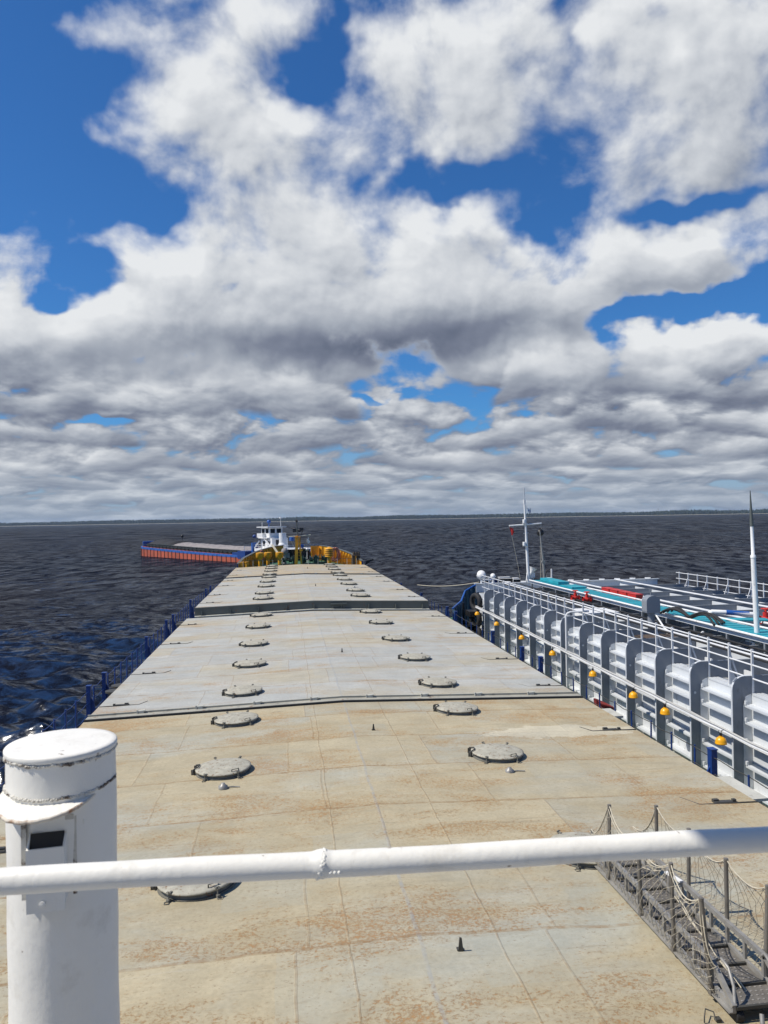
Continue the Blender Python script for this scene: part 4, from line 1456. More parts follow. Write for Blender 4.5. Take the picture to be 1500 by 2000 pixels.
for k, y in enumerate(RIB_Y):
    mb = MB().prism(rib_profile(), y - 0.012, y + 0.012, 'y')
    rb = part(mb, "side_rib", M['barge_shaded'], tb)
    mb = MB()
    edge = rib_profile()[2:] + [(11.0, 2.61)]
    for a, b in zip(edge[:-1], edge[1:]):
        ax, az_ = a
        bx, bz = b
        mb.bar((ax - 0.006, y, az_), (bx - 0.006, y, bz), 0.065, 0.014, (0.7, 0, 0.7))
    part(mb, "rib_flange", M['barge'], rb)
    # bracket doubling plate on the rib and a lightening hole ring
    mb = MB()
    mb.prism([(11.26, 2.62), (BX0 - 0.01, 2.62), (BX0 - 0.01, 5.45), (11.36, 5.38), (11.29, 5.15)], y - 0.020, y - 0.0125, 'y')
    if k % 2 == 0:
        mb.lathe([(0.035, 0), (0.035, 0.012), (0.0001, 0.013)], (11.13, y - 0.013, 5.05), 10, Matrix.Rotation(R(90), 3, 'X'))
    part(mb, "doubling_plate", M['barge'], rb)
    # frame across the deck
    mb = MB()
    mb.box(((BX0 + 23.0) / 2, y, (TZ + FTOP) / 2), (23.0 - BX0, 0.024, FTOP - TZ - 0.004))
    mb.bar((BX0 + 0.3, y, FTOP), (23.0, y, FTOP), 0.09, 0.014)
    part(mb, "deck_frame", M['barge_shaded'], tb)
    if y < 44:
        for x in (12.6, 14.6, 18.1, 21.3):
            part(MB().box((x, y - 0.20, TZ + 0.10), (0.05, 0.38, 0.2)), "frame_bracket", M['barge_rail'], tb)
for z in (5.20, 4.78, 4.26, 3.70, 3.07):
    mb = MB()
    for y in RIB_Y:
        y0, y1 = y + 0.08, y + 1.93
        mb.box((BX0 - 0.115, (y0 + y1) / 2, z), (0.22, y1 - y0, 0.022))
        mb.box((BX0 - 0.225, (y0 + y1) / 2, z - 0.03), (0.012, y1 - y0, 0.055))
        mb.box((BX0 - 0.13, y0 + 0.05, z + 0.055), (0.10, 0.05, 0.11))
        mb.box((BX0 - 0.22, y1 - 0.04, z + 0.055), (0.05, 0.07, 0.09))
    part(mb, "side_stringer", M['barge'], tb)
for q, (x, hgt, mat) in enumerate(((13.45, 0.40, 'barge'), (16.75, 0.44, 'barge'), (19.9, 0.42, 'barge'), (22.3, 0.3, 'barge'))):
    mb = MB()
    for y in RIB_Y:
        mb.box((x, y + 1.0, TZ + hgt / 2), (0.025, 1.95, hgt))
    part(mb, "deck_girder", M[mat], tb)
mb = MB()
for y in RIB_Y:
    for q in range(3):
        mb.box((BX0 + 0.03 + 0.12 * q, y + 1.0, TZ + 0.02 + 0.0), (0.085, 1.9, 0.05))
part(mb, "edge_batten", M['barge'], tb)
# fore end: low bulkhead strip, bow plating in blue
part(MB().box((17.2, 45.45, 5.66), (11.6, 0.06, 0.5)).box((17.2, 45.45, 5.93), (11.8, 0.22, 0.04)), "fore_bulkhead", M['barge'], tb)
mb = MB()
for k in range(11):
    mb.box((12.4 + k, 45.5, 5.99), (0.34, 0.10, 0.07), R(-30))
part(mb, "fore_clip", M['white'], tb)
BW = [(9.45, 43.3, 4.72), (10.5, 45.67, 4.86), (11.05, 46.9, 5.35), (11.76, 47.5, 5.6), (12.3, 47.72, 5.7), (13.0, 47.95, 5.8), (15.0, 48.6, 5.85)]
mb = MB()
mb2 = MB()
for a, b in zip(BW[:-1], BW[1:]):
    d = Vector((b[0] - a[0], b[1] - a[1], 0)).normalized()
    nrm = Vector((d.y, -d.x, 0)) * 0.04
    vs = []
    for p in (a, b):
        for s in (0, 1):
            for z in (2.62, p[2]):
                vs.append((p[0] + nrm.x * s, p[1] + nrm.y * s, z))
    mb.add(vs, [(0, 1, 5, 4), (2, 6, 7, 3), (1, 3, 7, 5), (0, 2, 3, 1), (4, 5, 7, 6)])
    mb2.tube([(a[0] + nrm.x / 2, a[1] + nrm.y / 2, a[2] + 0.02), (b[0] + nrm.x / 2, b[1] + nrm.y / 2, b[2] + 0.02)], 0.06, 8)
    n = max(2, int((Vector(b[:2]) - Vector(a[:2])).length / 0.55))
    for k in range(n):
        t = k / n
        px, py, pz = [a[i] + (b[i] - a[i]) * t for i in range(3)]
        mb.bar((px + nrm.x * 2.2, py + nrm.y * 2.2, 2.62), (px + nrm.x * 2.2, py + nrm.y * 2.2, pz - 0.05), 0.05, 0.12, (nrm.x, nrm.y, 0))
bwp = part(mb, "bow_bulwark", paint("steel_blue_paint", (0.10, 0.165, 0.22), 0.5, 0.15, 1.2, dirt=0.2), tb)
part(mb2, "bulwark_cap", M['blue_lt'], bwp)
mb = MB().bar((10.4, 44.6, 2.6), (10.4, 44.6, 4.9), 0.1, 0.1).bar((10.2, 42.3, 2.6), (10.3, 42.3, 4.2), 0.06, 0.06).box((10.75, 44.0, 4.35), (0.5, 1.2, 0.3)).box((10.7, 43.9, 3.75), (0.6, 1.5, 0.08)).box((10.6, 43.8, 3.3), (0.5, 0.5, 0.5))
single(mb, "bow_ladder", "dark steps and gear in the gap behind the blue bow bulwark of the tank barge", "steps", M['black'], (10.4, 44, 2.6))
# rope and pipe rail along the ribs
o = thing("side_pipe", "pale pipe bundled with ropes running along the outside of the barge ribs", "pipe", (10.92, 30, 4.5), None)
pts = [(10.90, y, float(np.interp(y, [8, 18, 30, 40, 44], [4.44, 4.48, 4.62, 4.74, 4.78])) - 0.015 * math.sin(y * 1.567) ** 2) for y in np.arange(8, 43.6, 0.5)]
part(MB().tube(pts, 0.042, 10), "pipe", M['barge_rail'], o)
part(MB().tube([(x - 0.03, y, z + 0.065 + 0.01 * math.sin(y * 2.1)) for x, y, z in pts], 0.018, 6).tube([(x + 0.03, y, z + 0.055 + 0.012 * math.sin(y * 1.3 + 1)) for x, y, z in pts], 0.02, 6)
     .tube([(x - 0.06, y, z - 0.01 + 0.012 * math.sin(y * 1.7 + 2)) for x, y, z in pts], 0.018, 6), "rope", M['rope_grey'], o)
# yellow lamps
_lm = {}


def lamp(y, z, label):
    if not _lm:
        mb = MB().dome([(0.138, -0.015), (0.146, 0.0), (0.138, 0.012), (0.134, 0.06), (0.113, 0.115), (0.070, 0.152), (0.045, 0.165)], n=24)
        mb.lathe([(0.045, 0.165), (0.045, 0.185), (0.0001, 0.19)], n=16, smooth=False)
        _lm['shade'] = mb.mesh("shade", M['yellow'])
        _lm['neck'] = MB().lathe([(0.034, 0.185), (0.034, 0.25), (0.0001, 0.255)], n=12).mesh("neck", M['black'])
        _lm['bulb'] = MB().dome([(0.0001, -0.03), (0.05, -0.02), (0.06, 0.02), (0.04, 0.09)], n=14).mesh("glass", M['white'])
        _lm['hook'] = MB().tube([(0, 0, 0.25), (0.0, -0.03, 0.28), (0.03, 0.02, 0.31), (0.10, 0.0, 0.33)], 0.008, 5).tube([(0, 0, 0.24), (0.05, 0.16, 0.21), (0.09, 0.28, 0.33)], 0.007, 5).mesh("cable", M['black'])
    o = thing("hanging_lamp", label, "lamp", (10.80, y, z), "yellow lamps hanging along the tank barge")
    for nm, k in (("shade", 'shade'), ("neck", 'neck'), ("bulb", 'bulb'), ("cable", 'hook')):
        c = bpy.data.objects.new(nm, _lm[k])
        COL.objects.link(c)
        c.parent = o


for y, z, lab in ((18.16, 4.19, "largest yellow dome lamp hanging from the pipe above the blue heavy post"),
                  (21.02, 4.22, "second largest yellow lamp, hanging over a shelf above the cover edge box"),
                  (23.06, 4.23, "third yellow lamp from the near end of the pipe, nearest to its larger neighbour"),
                  (26.27, 4.26, "fourth yellow lamp from the near end, above the red rope coil"),
                  (30.44, 4.28, "fifth yellow lamp along the barge, beside the bent white pipe"),
                  (34.57, 4.30, "sixth yellow lamp along the barge pipe, third from the far end"),
                  (38.82, 4.36, "second yellow lamp from the far end of the barge pipe"),
                  (42.89, 4.40, "farthest and smallest yellow lamp beside the black tyres")):
    lamp(y, z, lab)
o = thing("bent_pipe", "tall white pipe bent over at the top standing against the barge ribs", "pipe", (10.9, 29.1, 2.6))
part(MB().tube([(10.9, 29.1, 2.6), (10.9, 29.1, 6.0), (10.95, 29.08, 6.13), (11.08, 29.05, 6.19), (11.8, 29.0, 6.2)], 0.04, 9), "tube", M['barge_rail'], o)
part(MB().box((11.02, 29.1, 5.2), (0.25, 0.05, 0.06)).box((11.02, 29.1, 3.6), (0.25, 0.05, 0.06)), "clamp", M['barge_rail'], o)


def barge_rail(x, y0, y1, label, gx):
    o = thing("railing", label, "railing", (x, y0, TZ), "white railings on the tank barge")
    y, k = y0, 0
    while y <= y1:
        mb = MB()
        mb.box((x, y, TZ + 0.57), (0.055, 0.045, 1.14))
        if k % 2 == 0:
            mb.prism([(x + gx * 0.03, TZ + 0.01), (x + gx * 0.26, TZ + 0.01), (x + gx * 0.03, TZ + 0.50)][::gx], y - 0.012, y + 0.012, 'y')
            mb.bar((x + gx * 0.32, y, TZ + 0.02), (x + gx * 0.02, y, TZ + 0.85), 0.04, 0.03)
        part(mb, "post", M['barge_rail'], o)
        y += 1.0025
        k += 1
    for z in (0.40, 0.74, 1.08):
        part(MB().tube([(x, y0 - 0.3, TZ + z), (x, y1 + 0.3, TZ + z)], 0.022, 7), "rail", M['barge_rail'], o)


barge_rail(11.56, 10.94, 44.3, "white three-bar railing along the near edge of the grey tank barge", 1)
barge_rail(22.9, 29.5, 42.6, "white railing on the far edge of the tank barge before open water", -1)
# catwalk
o = thing("catwalk", "turquoise walkway on legs running lengthwise over the tank barge", "walkway", (14.75, 28, TZ))
part(MB().box((14.75, 27.2, 6.19), (0.98, 33.0, 0.05)), "walkway_deck", M['turq'], o)
mb = MB()
for y in np.arange(11, 43.7, 0.5):
    mb.box((14.75, y, 6.221), (0.98, 0.03, 0.012))
part(mb, "tread_bar", M['turq'], o)
part(MB().tube([(14.18, 10.6, 6.22), (14.18, 43.7, 6.22)], 0.04, 10), "kick_rail", M['white'], o)
part(MB().tube([(15.36, 10.6, 6.24), (15.36, 42.4, 6.24)], 0.035, 10), "kick_rail", M['white'], o)
part(MB().box((14.30, 27.2, 6.12), (0.10, 33.0, 0.16)).box((15.26, 27.2, 6.10), (0.10, 33.0, 0.16)), "side_beam", M['barge'], o)
for y in np.arange(11.5, 43.6, 2.005):
    part(MB().bar((14.3, y, TZ), (14.3, y, 6.1), 0.08, 0.08).bar((15.25, y, TZ), (15.25, y, 6.1), 0.08, 0.08).bar((14.3, y, TZ + 0.05), (15.2, y, 6.05), 0.04, 0.04), "leg", M['barge_shaded'], o)
part(MB().box((15.0, 41.8, 6.30), (0.6, 3.0, 0.14)).box((14.9, 38.6, 6.26), (0.8, 1.6, 0.08)), "raised_plate", M['turq'], o)
# pipelines
for x, z, r, mat, lab in ((17.15, 5.98, 0.05, 'barge_rail', "pale pipeline on the deck frames just beyond the turquoise walkway"),
                          (13.0, 5.96, 0.035, 'barge_rail', "thin white pipe on the deck frames between railing and walkway"),
                          (20.2, 5.97, 0.045, 'barge_rail', "white pipeline on the deck frames nearest the far railing")):
    single(MB().tube([(x, 9.0, z), (x, 45.2, z)], r, 10), "pipeline", lab, "pipe", M[mat], (x, 27, z), "white pipelines along the tank barge")
for x, z in ((12.8, 5.965), (13.75, 5.96)):
    single(MB().tube([(x + 0.03 * math.sin(y * 0.9), y, z + 0.004 * math.sin(y)) for y in np.arange(9, 45, 0.8)], 0.035, 7), "black_cable",
           "black cable on the deck frames " + ("beside the near railing" if x < 13 else "in the shade of the turquoise walkway"), "cable", M['rubber'], (x, 27, z), "black cables along the tank barge")
g = np.random.default_rng(5)
mb = MB()
for k in range(4):
    pts = [(13.98 + 0.14 * math.sin(y * 0.7 + k) + 0.03 * k, y, 5.66 + 0.05 * k + 0.07 * math.sin(y * 0.9 + k * 1.7)) for y in np.arange(11, 42, 0.7)]
    mb.tube(pts, 0.04, 6)
single(mb, "shade_hoses", "black hoses standing in for shade under the near edge of the turquoise walkway", "hose", M['rubber'], (14, 26, 5.7))  # black tubes stand in for the shade below the walkway
mb = MB()
for k in range(4):
    pts = []
    for q in range(24):
        t = q / 23
        pts.append((14.12 + 0.16 * math.sin(t * 5 + k * 0.6) + 0.07 * k, 24.0 + 3.4 * t, 6.25 + 0.24 * abs(math.sin(t * math.pi * 2)) + 0.02 * k))
    mb.tube(pts, 0.04, 8)
single(mb, "black_hose", "thick black hose in two humps draped over the edge of the turquoise walkway", "hose", M['rubber'], (14.4, 25.5, 6.2))
# red boxes on the walkway's far side and red valves
for k in range(4):
    y = 36.4 - 0.98 * k
    mb = MB().box((15.85, y, 6.20), (0.34, 0.86, 0.26)).box((15.85, y, 6.345), (0.37, 0.89, 0.03))
    lab = ("farthest", "second farthest", "third farthest", "nearest")[k] + " of four red boxes in a row beside the turquoise walkway"
    single(mb, "red_box", lab, "box", M['red'], (15.85, y, 6.07), "row of red boxes on the tank barge")


def valve(x, y, z, label, sc=1.0):
    o = thing("red_valve", label, "valve", (x, y, z), "red valves on the tank barge")
    Mx = Matrix.Rotation(R(90), 3, 'Y')
    part(MB().lathe([(0.16 * sc, -0.25 * sc), (0.16 * sc, -0.2 * sc), (0.10 * sc, -0.19 * sc), (0.15 * sc, 0), (0.10 * sc, 0.19 * sc), (0.16 * sc, 0.2 * sc), (0.16 * sc, 0.25 * sc)], (x, y, z + 0.05), 14, Mx)
         .lathe([(0.10 * sc, 0), (0.10 * sc, 0.28 * sc), (0.05, 0.30 * sc), (0.03, 0.42 * sc)], (x, y, z + 0.05), 12), "body", M['red'], o)
    part(MB().tube([(x + 0.15 * sc * math.cos(t), y + 0.15 * sc * math.sin(t), z + 0.05 + 0.42 * sc) for t in np.linspace(0, 6.2832, 17)], 0.022, 6)
         .bar((x - 0.15 * sc, y, z + 0.05 + 0.42 * sc), (x + 0.15 * sc, y, z + 0.05 + 0.42 * sc), 0.02, 0.02).bar((x, y - 0.15 * sc, z + 0.05 + 0.42 * sc), (x, y + 0.15 * sc, z + 0.05 + 0.42 * sc), 0.02, 0.02), "hand_wheel", M['red'], o)


valve(13.75, 35.4, 5.98, "red valve nearer the mast, at the near edge of the turquoise walkway", 0.8)
valve(14.0, 34.6, 5.98, "red valve just nearer than its twin at the walkway edge", 0.8)
valve(17.3, 26.0, 6.02, "red valve on a blue and white pipe beside the tall white pole", 0.95)
mb = MB().tube([(15.4, 26.6, 5.6), (15.4, 26.6, 6.25), (15.55, 26.55, 6.35), (16.0, 26.4, 6.33), (17.0, 26.05, 6.25)], 0.085, 10)
single(mb, "cross_pipe", "short white and blue pipe end bending up before the red valve", "pipe", M['white'], (15.4, 26.6, 5.6))
mb = MB().tube([(16.0, 26.4, 6.33), (16.75, 26.15, 6.275)], 0.092, 10)
single(mb, "pipe_sleeve", "blue painted sleeve on the white pipe before the red valve", "pipe sleeve", M['blue_lt'], (16, 26.4, 6.3))
mb = MB().box((15.9, 25.4, 6.20), (1.9, 0.6, 0.05), R(-14))
single(mb, "gangplank", "turquoise plank bridging sideways from the walkway towards the red valve", "plank", M['turq'], (15, 25, 6.2))
# cowl vent
o = thing("cowl_vent", "pale grey round-topped vent box on a pipe rising above the barge railing", "ventilator", (13.2, 26.6, TZ))
part(MB().tube([(13.2, 26.6, TZ), (13.2, 26.6, 6.45)], 0.13, 12), "stem", M['barge_shaded'], o)
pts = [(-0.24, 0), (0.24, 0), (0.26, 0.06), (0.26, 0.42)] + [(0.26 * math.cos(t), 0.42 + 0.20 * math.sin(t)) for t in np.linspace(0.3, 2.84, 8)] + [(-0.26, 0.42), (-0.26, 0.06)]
part(MB().prism([(13.2 + a, 6.40 + b) for a, b in pts], 26.4, 26.8, 'y'), "head", M['barge_shaded'], o)
part(MB().tube([(13.2, 26.6, 6.98), (13.2, 26.6, 7.20)], 0.02, 6).box((13.2, 26.6, 7.2), (0.05, 0.05, 0.08)), "pin", M['barge_shaded'], o)
mb = MB()
pts = [(13.3, 26.4, 6.3), (13.35, 25.9, 5.9), (13.5, 25.2, 5.68), (13.75, 24.6, 5.75), (13.9, 24.3, 6.0)]
mb.tube(pts, 0.035, 7)
single(mb, "white_hose", "white hose sagging from the pale grey vent to the walkway", "hose", M['white'], (13.5, 25, 5.8))
mb = MB().box((12.75, 25.0, TZ + 0.30), (1.3, 1.4, 0.05)).box((12.75, 25.0, TZ + 0.15), (1.0, 1.0, 0.26))
single(mb, "rusty_hatch", "brown rusty hatch platform on the barge deck behind the near railing", "hatch", paint("rusty_plate", (0.085, 0.062, 0.045), 0.8, 0.3, 2, rust=0.6), (12.75, 25, TZ))
mb = MB().box((12.85, 30.9, TZ + 0.28), (1.35, 1.5, 0.5)).box((12.85, 30.9, TZ + 0.545), (1.45, 1.6, 0.035))
single(mb, "white_tank_lid", "white square tank lid on the barge deck beside the bent pipe", "hatch", M['white'], (12.85, 30.9, TZ))
# tall white pole on the near barge deck
o = thing("tall_pole", "tall white pole with a dark tapered tip at the right edge of the view", "pole", (14.64, 22.44, 5.42))
b0 = Vector((14.64, 22.44, 5.42))
t1 = b0 + Vector((-0.14, 0, 5.1))
part(MB().tube([b0 + Vector((0, 0, 0.5)), b0.lerp(t1, 0.12 + 0.38), b0.lerp(t1, 0.62)], [0.085, 0.08, 0.075], 12), "lower_tube", M['white'], o)
part(MB().tube([b0.lerp(t1, 0.615), b0.lerp(t1, 0.63), b0.lerp(t1, 0.635), b0.lerp(t1, 0.815)], [0.085, 0.085, 0.055, 0.05], 12), "upper_tube", M['white'], o)
part(MB().tube([b0.lerp(t1, 0.81), b0.lerp(t1, 1.03)], [0.06, 0.012], 10), "dark_tip", M['end_grey'], o)
mb = MB().box((14.64, 22.44, 5.93), (0.5, 0.5, 0.02))
for a in range(4):
    mb.add([tuple(b0 + Matrix.Rotation(a * math.pi / 2, 3, 'Z') @ Vector(p)) for p in ((0.06, -0.012, 0.52), (0.30, -0.012, 0.52), (0.06, -0.012, 0.80), (0.06, 0.012, 0.52), (0.30, 0.012, 0.52), (0.06, 0.012, 0.80))],
           [(0, 1, 2), (5, 4, 3), (0, 3, 4, 1), (1, 4, 5, 2), (2, 5, 3, 0)])
mb.bar((14.5, 22.44, 5.42), (14.6, 22.44, 5.93), 0.18, 0.14).bar((14.9, 22.44, 5.42), (14.7, 22.44, 5.9), 0.08, 0.08)
part(mb, "pedestal", M['white'], o)

# ------------------------------------------------------------------ masts and gear at the fore end of the tank barge
o = thing("signal_mast", "white signal mast with a crossbar and antenna at the barge's fore end", "mast", (14.89, 46, 5.5))
top, bot = Vector((14.70, 46, 10.75)), Vector((14.89, 46, 5.5))
part(MB().tube([bot, bot.lerp(top, 0.55), top], [0.095, 0.08, 0.055], 10), "pole", M['white'], o)
part(MB().tube([top, top + Vector((-0.01, 0, 0.25))], 0.075, 10).tube([top + Vector((-0.01, 0, 0.2)), top + Vector((-0.03, 0, 1.0))], 0.016, 6).tube([top + Vector((0.04, 0, 0.2)), top + Vector((0.01, 0, 0.95))], 0.010, 6), "antenna", M['barge_rail'], o)
part(MB().tube([(13.70, 46, 9.40), (14.75, 46, 9.45), (15.76, 46, 9.52)], 0.045, 8), "crossbar", M['white'], o)
for z, dx in ((9.66, -0.13), (8.27, -0.15)):
    part(MB().lathe([(0.09, -0.12), (0.10, -0.08), (0.10, 0.08), (0.09, 0.12)], (14.76 + dx, 45.9, z), 12).lathe([(0.0001, -0.121), (0.09, -0.12)], (14.76 + dx, 45.9, z), 12).lathe([(0.09, 0.12), (0.0001, 0.121)], (14.76 + dx, 45.9, z), 12).box((14.76 + dx / 2, 45.95, z - 0.13), (0.26, 0.2, 0.03)), "mast_lamp", M['white'], o)
part(MB().tube([(14.60, 46, 8.92), (14.95, 46, 8.93)], 0.02, 6), "cleat_bar", M['barge_rail'], o)
part(MB().bar((14.6, 45.8, 5.5), (14.82, 46, 6.6), 0.05, 0.05).bar((15.25, 46.2, 5.5), (14.90, 46, 6.6), 0.05, 0.05), "brace", M['white'], o)
o = thing("ball_pole", "thin grey pole carrying a line right of the white signal mast", "pole", (15.42, 44.8, 5.42))
part(MB().tube([(15.50, 44.8, TZ), (15.42, 44.8, 7.2), (15.25, 44.8, 9.05)], [0.085, 0.07, 0.03], 9), "tube", M['alu'], o)
part(MB().tube([(15.45, 44.75, TZ), (15.62, 44.75, TZ + 1.0)], 0.03, 6).box((15.42, 44.78, 7.22), (0.2, 0.2, 0.1)), "brace", M['alu'], o)
mb = MB()
for a in (0, 60, 120):
    T = Matrix.Rotation(R(a), 3, 'Z')
    mb.dome([(0.0001, -0.225), (0.12, -0.19), (0.20, -0.10), (0.225, 0), (0.20, 0.10), (0.12, 0.19), (0.0001, 0.225)], (15.68, 46, 8.95), 20, T)
    break
mb.tube([(15.68, 46, 9.17), (15.68, 46, 9.24)], 0.02, 6)
single(mb, "black_ball", "black round signal ball hanging under the right end of the white crossbar", "signal ball", M['black'], (15.68, 46, 8.95))
single(MB().tube([(15.70, 46, 9.50), (15.68, 46, 9.2)], 0.008, 5).tube([(15.66, 45.98, 8.7), (15.62, 45.9, 7.6), (15.50, 45.6, TZ)], 0.008, 5).tube([(15.74, 45.98, 9.5), (15.6, 45.8, 6.0)], 0.006, 5),
       "ball_line", "thin lines holding the black ball under the crossbar", "line", M['rope'], (15.68, 46, 9.3))


def cloth(pts, name, label, cat, mat_spec, loc):
    """small rippled flag: grid between four corners, stripes by material index"""
    a, b, c, d = [Vector(p) for p in pts]
    nu, nv = 12, 8
    mats = [m for m in mat_spec[0]]
    mb = MB()
    P = []
    for j in range(nv + 1):
        for i in range(nu + 1):
            u, v = i / nu, j / nv
            p = a.lerp(b, u).lerp(d.lerp(c, u), v)
            p = p + Vector((0, 0.06 * math.sin(u * 7 + v * 3) * u, 0.03 * math.sin(u * 9) * u))
            P.append(p)
    W = nu + 1
    for j in range(nv):
        for i in range(nu):
            mb.mi = mat_spec[1](i / nu, j / nv)
            q = (j * W + i, j * W + i + 1, (j + 1) * W + i + 1, (j + 1) * W + i)
            mb.add([P[t] for t in q], [(0, 1, 2, 3)], True)
            mb.add([P[t] + Vector((0, 0.006, 0)) for t in q], [(3, 2, 1, 0)], True)
    return single(mb, name, label, cat, mats, loc)


cloth([(13.72, 46, 9.33), (13.98, 46, 9.22), (14.02, 46, 8.98), (13.86, 46, 8.78)], "red_flag",
      "small red flag hanging from the left end of the white crossbar", "flag", ([M['red']], lambda u, v: 0), (13.8, 46, 9.2))
single(MB().tube([(13.72, 46, 9.40), (13.72, 46, 9.3)], 0.008, 5).tube([(13.86, 46, 8.80), (14.15, 46, 7.3), (14.44, 46, 5.6)], 0.009, 5), "flag_line",
       "thin line running from the red flag down to the barge deck", "line", M['rope'], (13.86, 46, 8.8))
cloth([(14.86, 46, 10.46), (15.13, 46, 10.44), (15.08, 46, 10.16), (14.98, 46, 10.14)], "blue_white_flag",
      "small white and dark blue flag near the top of the signal mast", "flag",
      ([M['white'], M['flagblue']], lambda u, v: 1 if (0.12 < u < 0.5 and 0.25 < v < 0.62) or u > 0.84 and v > 0.1 else 0), (14.95, 46, 10.3))
single(MB().tube([(14.78, 46, 10.65), (14.86, 46, 10.45)], 0.008, 5).tube([(14.99, 46, 10.14), (15.12, 46, 9.9), (15.66, 46, 9.52)], 0.008, 5), "flag_line",
       "thin line holding the blue and white flag beside the signal mast", "line", M['rope_dk'], (14.9, 46, 10.4))


def searchlight(x, y, z, sc, label):
    o = thing("searchlight", label, "lamp", (x, y, 5.5), "white searchlights at the fore end of the tank barge")
    T = Matrix.Rotation(R(62), 3, 'X') @ Matrix.Rotation(R(-12), 3, 'Y')
    part(MB().tube([(x, y, 5.5), (x, y, z - 0.34 * sc)], 0.05 * sc + 0.02, 8), "post", M['white'], o)
    part(MB().dome([(0.10 * sc, -0.30 * sc), (0.24 * sc, -0.20 * sc), (0.31 * sc, -0.02 * sc), (0.30 * sc, 0.14 * sc), (0.0001, 0.15 * sc)], (x, y, z), 18, T).dome([(0.0001, -0.36 * sc), (0.10 * sc, -0.355 * sc), (0.10 * sc, -0.30 * sc)], (x, y, z), 18, T), "housing", M['white'], o)
    part(MB().tube([(x - 0.33 * sc, y, z), (x - 0.30 * sc, y, z - 0.2 * sc), (x, y, z - 0.36 * sc), (x + 0.30 * sc, y, z - 0.2 * sc), (x + 0.33 * sc, y, z)], 0.022 * sc + 0.004, 6), "yoke", M['white'], o)


searchlight(11.78, 45.6, 6.45, 0.85, "larger white searchlight on a post at the corner of the tank barge")
searchlight(12.72, 46.4, 6.30, 0.5, "smaller white searchlight farther in from the corner of the barge")
for k, (x, y, z, sx, sz, lab) in enumerate(((12.2, 46.0, 5.98, 0.5, 0.26, "black box nearest the larger white searchlight"), (13.5, 46.6, 6.0, 0.9, 0.34, "wide black box with white lid in the middle of the barge's fore end"), (14.1, 46.2, 5.98, 0.45, 0.3, "black box nearest the foot of the signal mast"))):
    mb = MB()
    mb.mi = 0
    mb.box((x, y, z), (sx, 0.5, sz))
    mb.mi = 1
    mb.box((x, y, z + sz / 2 + 0.02), (sx * 0.8, 0.4, 0.035)).tube([(x - sx / 2, y - 0.27, z - 0.1), (x - sx / 2, y - 0.27, z + 0.12), (x + sx / 2, y - 0.27, z + 0.12)], 0.02, 6)
    single(mb, "equipment_box", lab, "box", [M['black'], M['white']], (x, y, z - sz / 2), "black boxes at the fore end of the tank barge")
mb = MB().box((12.9, 46.9, 5.92), (1.1, 0.7, 0.22)).box((12.9, 46.9, 6.04), (1.2, 0.8, 0.03))
single(mb, "blue_hatch", "blue hatch lid behind the small searchlight at the barge's fore end", "hatch", M['blue'], (12.9, 46.9, 5.8))
o = thing("horn_stand", "white loudhailer and gear on a small stand right of the signal mast foot", "loudspeaker", (15.15, 46.4, 5.5))
part(MB().tube([(15.0, 46.4, 5.5), (15.05, 46.4, 6.25)], 0.04, 7).tube([(15.35, 46.4, 5.5), (15.28, 46.4, 6.3)], 0.04, 7), "leg", M['white'], o)
part(MB().dome([(0.06, -0.2), (0.10, 0), (0.24, 0.25), (0.27, 0.27)], (15.18, 46.3, 6.5), 14, Matrix.Rotation(R(25), 3, 'Y')).box((15.15, 46.4, 6.3), (0.45, 0.3, 0.3)), "horn", M['white'], o)
o = thing("access_hoop", "grey hoop and post with a dark hose beside the turquoise walkway end", "rail", (15.9, 45, TZ))
part(MB().tube([(16.0, 45, TZ), (16.0, 45, 6.75)], 0.05, 8), "post", M['barge_rail'], o)
part(MB().tube([(15.6, 45, TZ), (15.62, 45, 6.15), (15.7, 45, 6.22), (16.0, 45, 6.22)], 0.03, 7), "hoop", M['barge_rail'], o)
part(MB().tube([(15.55, 45.05, 5.7), (15.58, 45.05, 6.3), (15.7, 45.05, 6.62), (15.9, 45.05, 6.72)], 0.035, 7), "hose", M['rubber'], o)
# tyres hung between the hulls at the barge's shoulder
_ty = {}


def tyre(x, y, z, label, rz=0.0):
    if not _ty:
        prof = [(0.30, -0.10), (0.34, -0.14), (0.46, -0.145), (0.53, -0.10), (0.55, 0.0), (0.53, 0.10), (0.46, 0.145), (0.34, 0.14), (0.30, 0.10), (0.28, 0.0), (0.30, -0.10)]
        _ty['m'] = MB().dome(prof, n=26, M=Matrix.Rotation(R(90), 3, 'Y')).mesh("tyre_fender", M['rubber'])
    o = bpy.data.objects.new("tyre_fender", _ty['m'])
    COL.objects.link(o)
    o.location = (x, y, z)
    o.rotation_euler = (0, 0, rz)
    o['label'], o['category'], o['group'] = label, "tyre", "black tyres hung as fenders at the barge's shoulder"


tyre(11.0, 43.9, 5.0, "topmost black tyre hanging at the shoulder of the tank barge", R(20))
tyre(10.9, 43.7, 4.05, "second black tyre from the top at the shoulder of the tank barge", R(20))
tyre(10.85, 43.4, 3.15, "lowest black tyre visible at the shoulder of the tank barge", R(20))
tyre(10.55, 42.6, 2.7, "black tyre lying low beside the cover edge near the green deck", R(10))
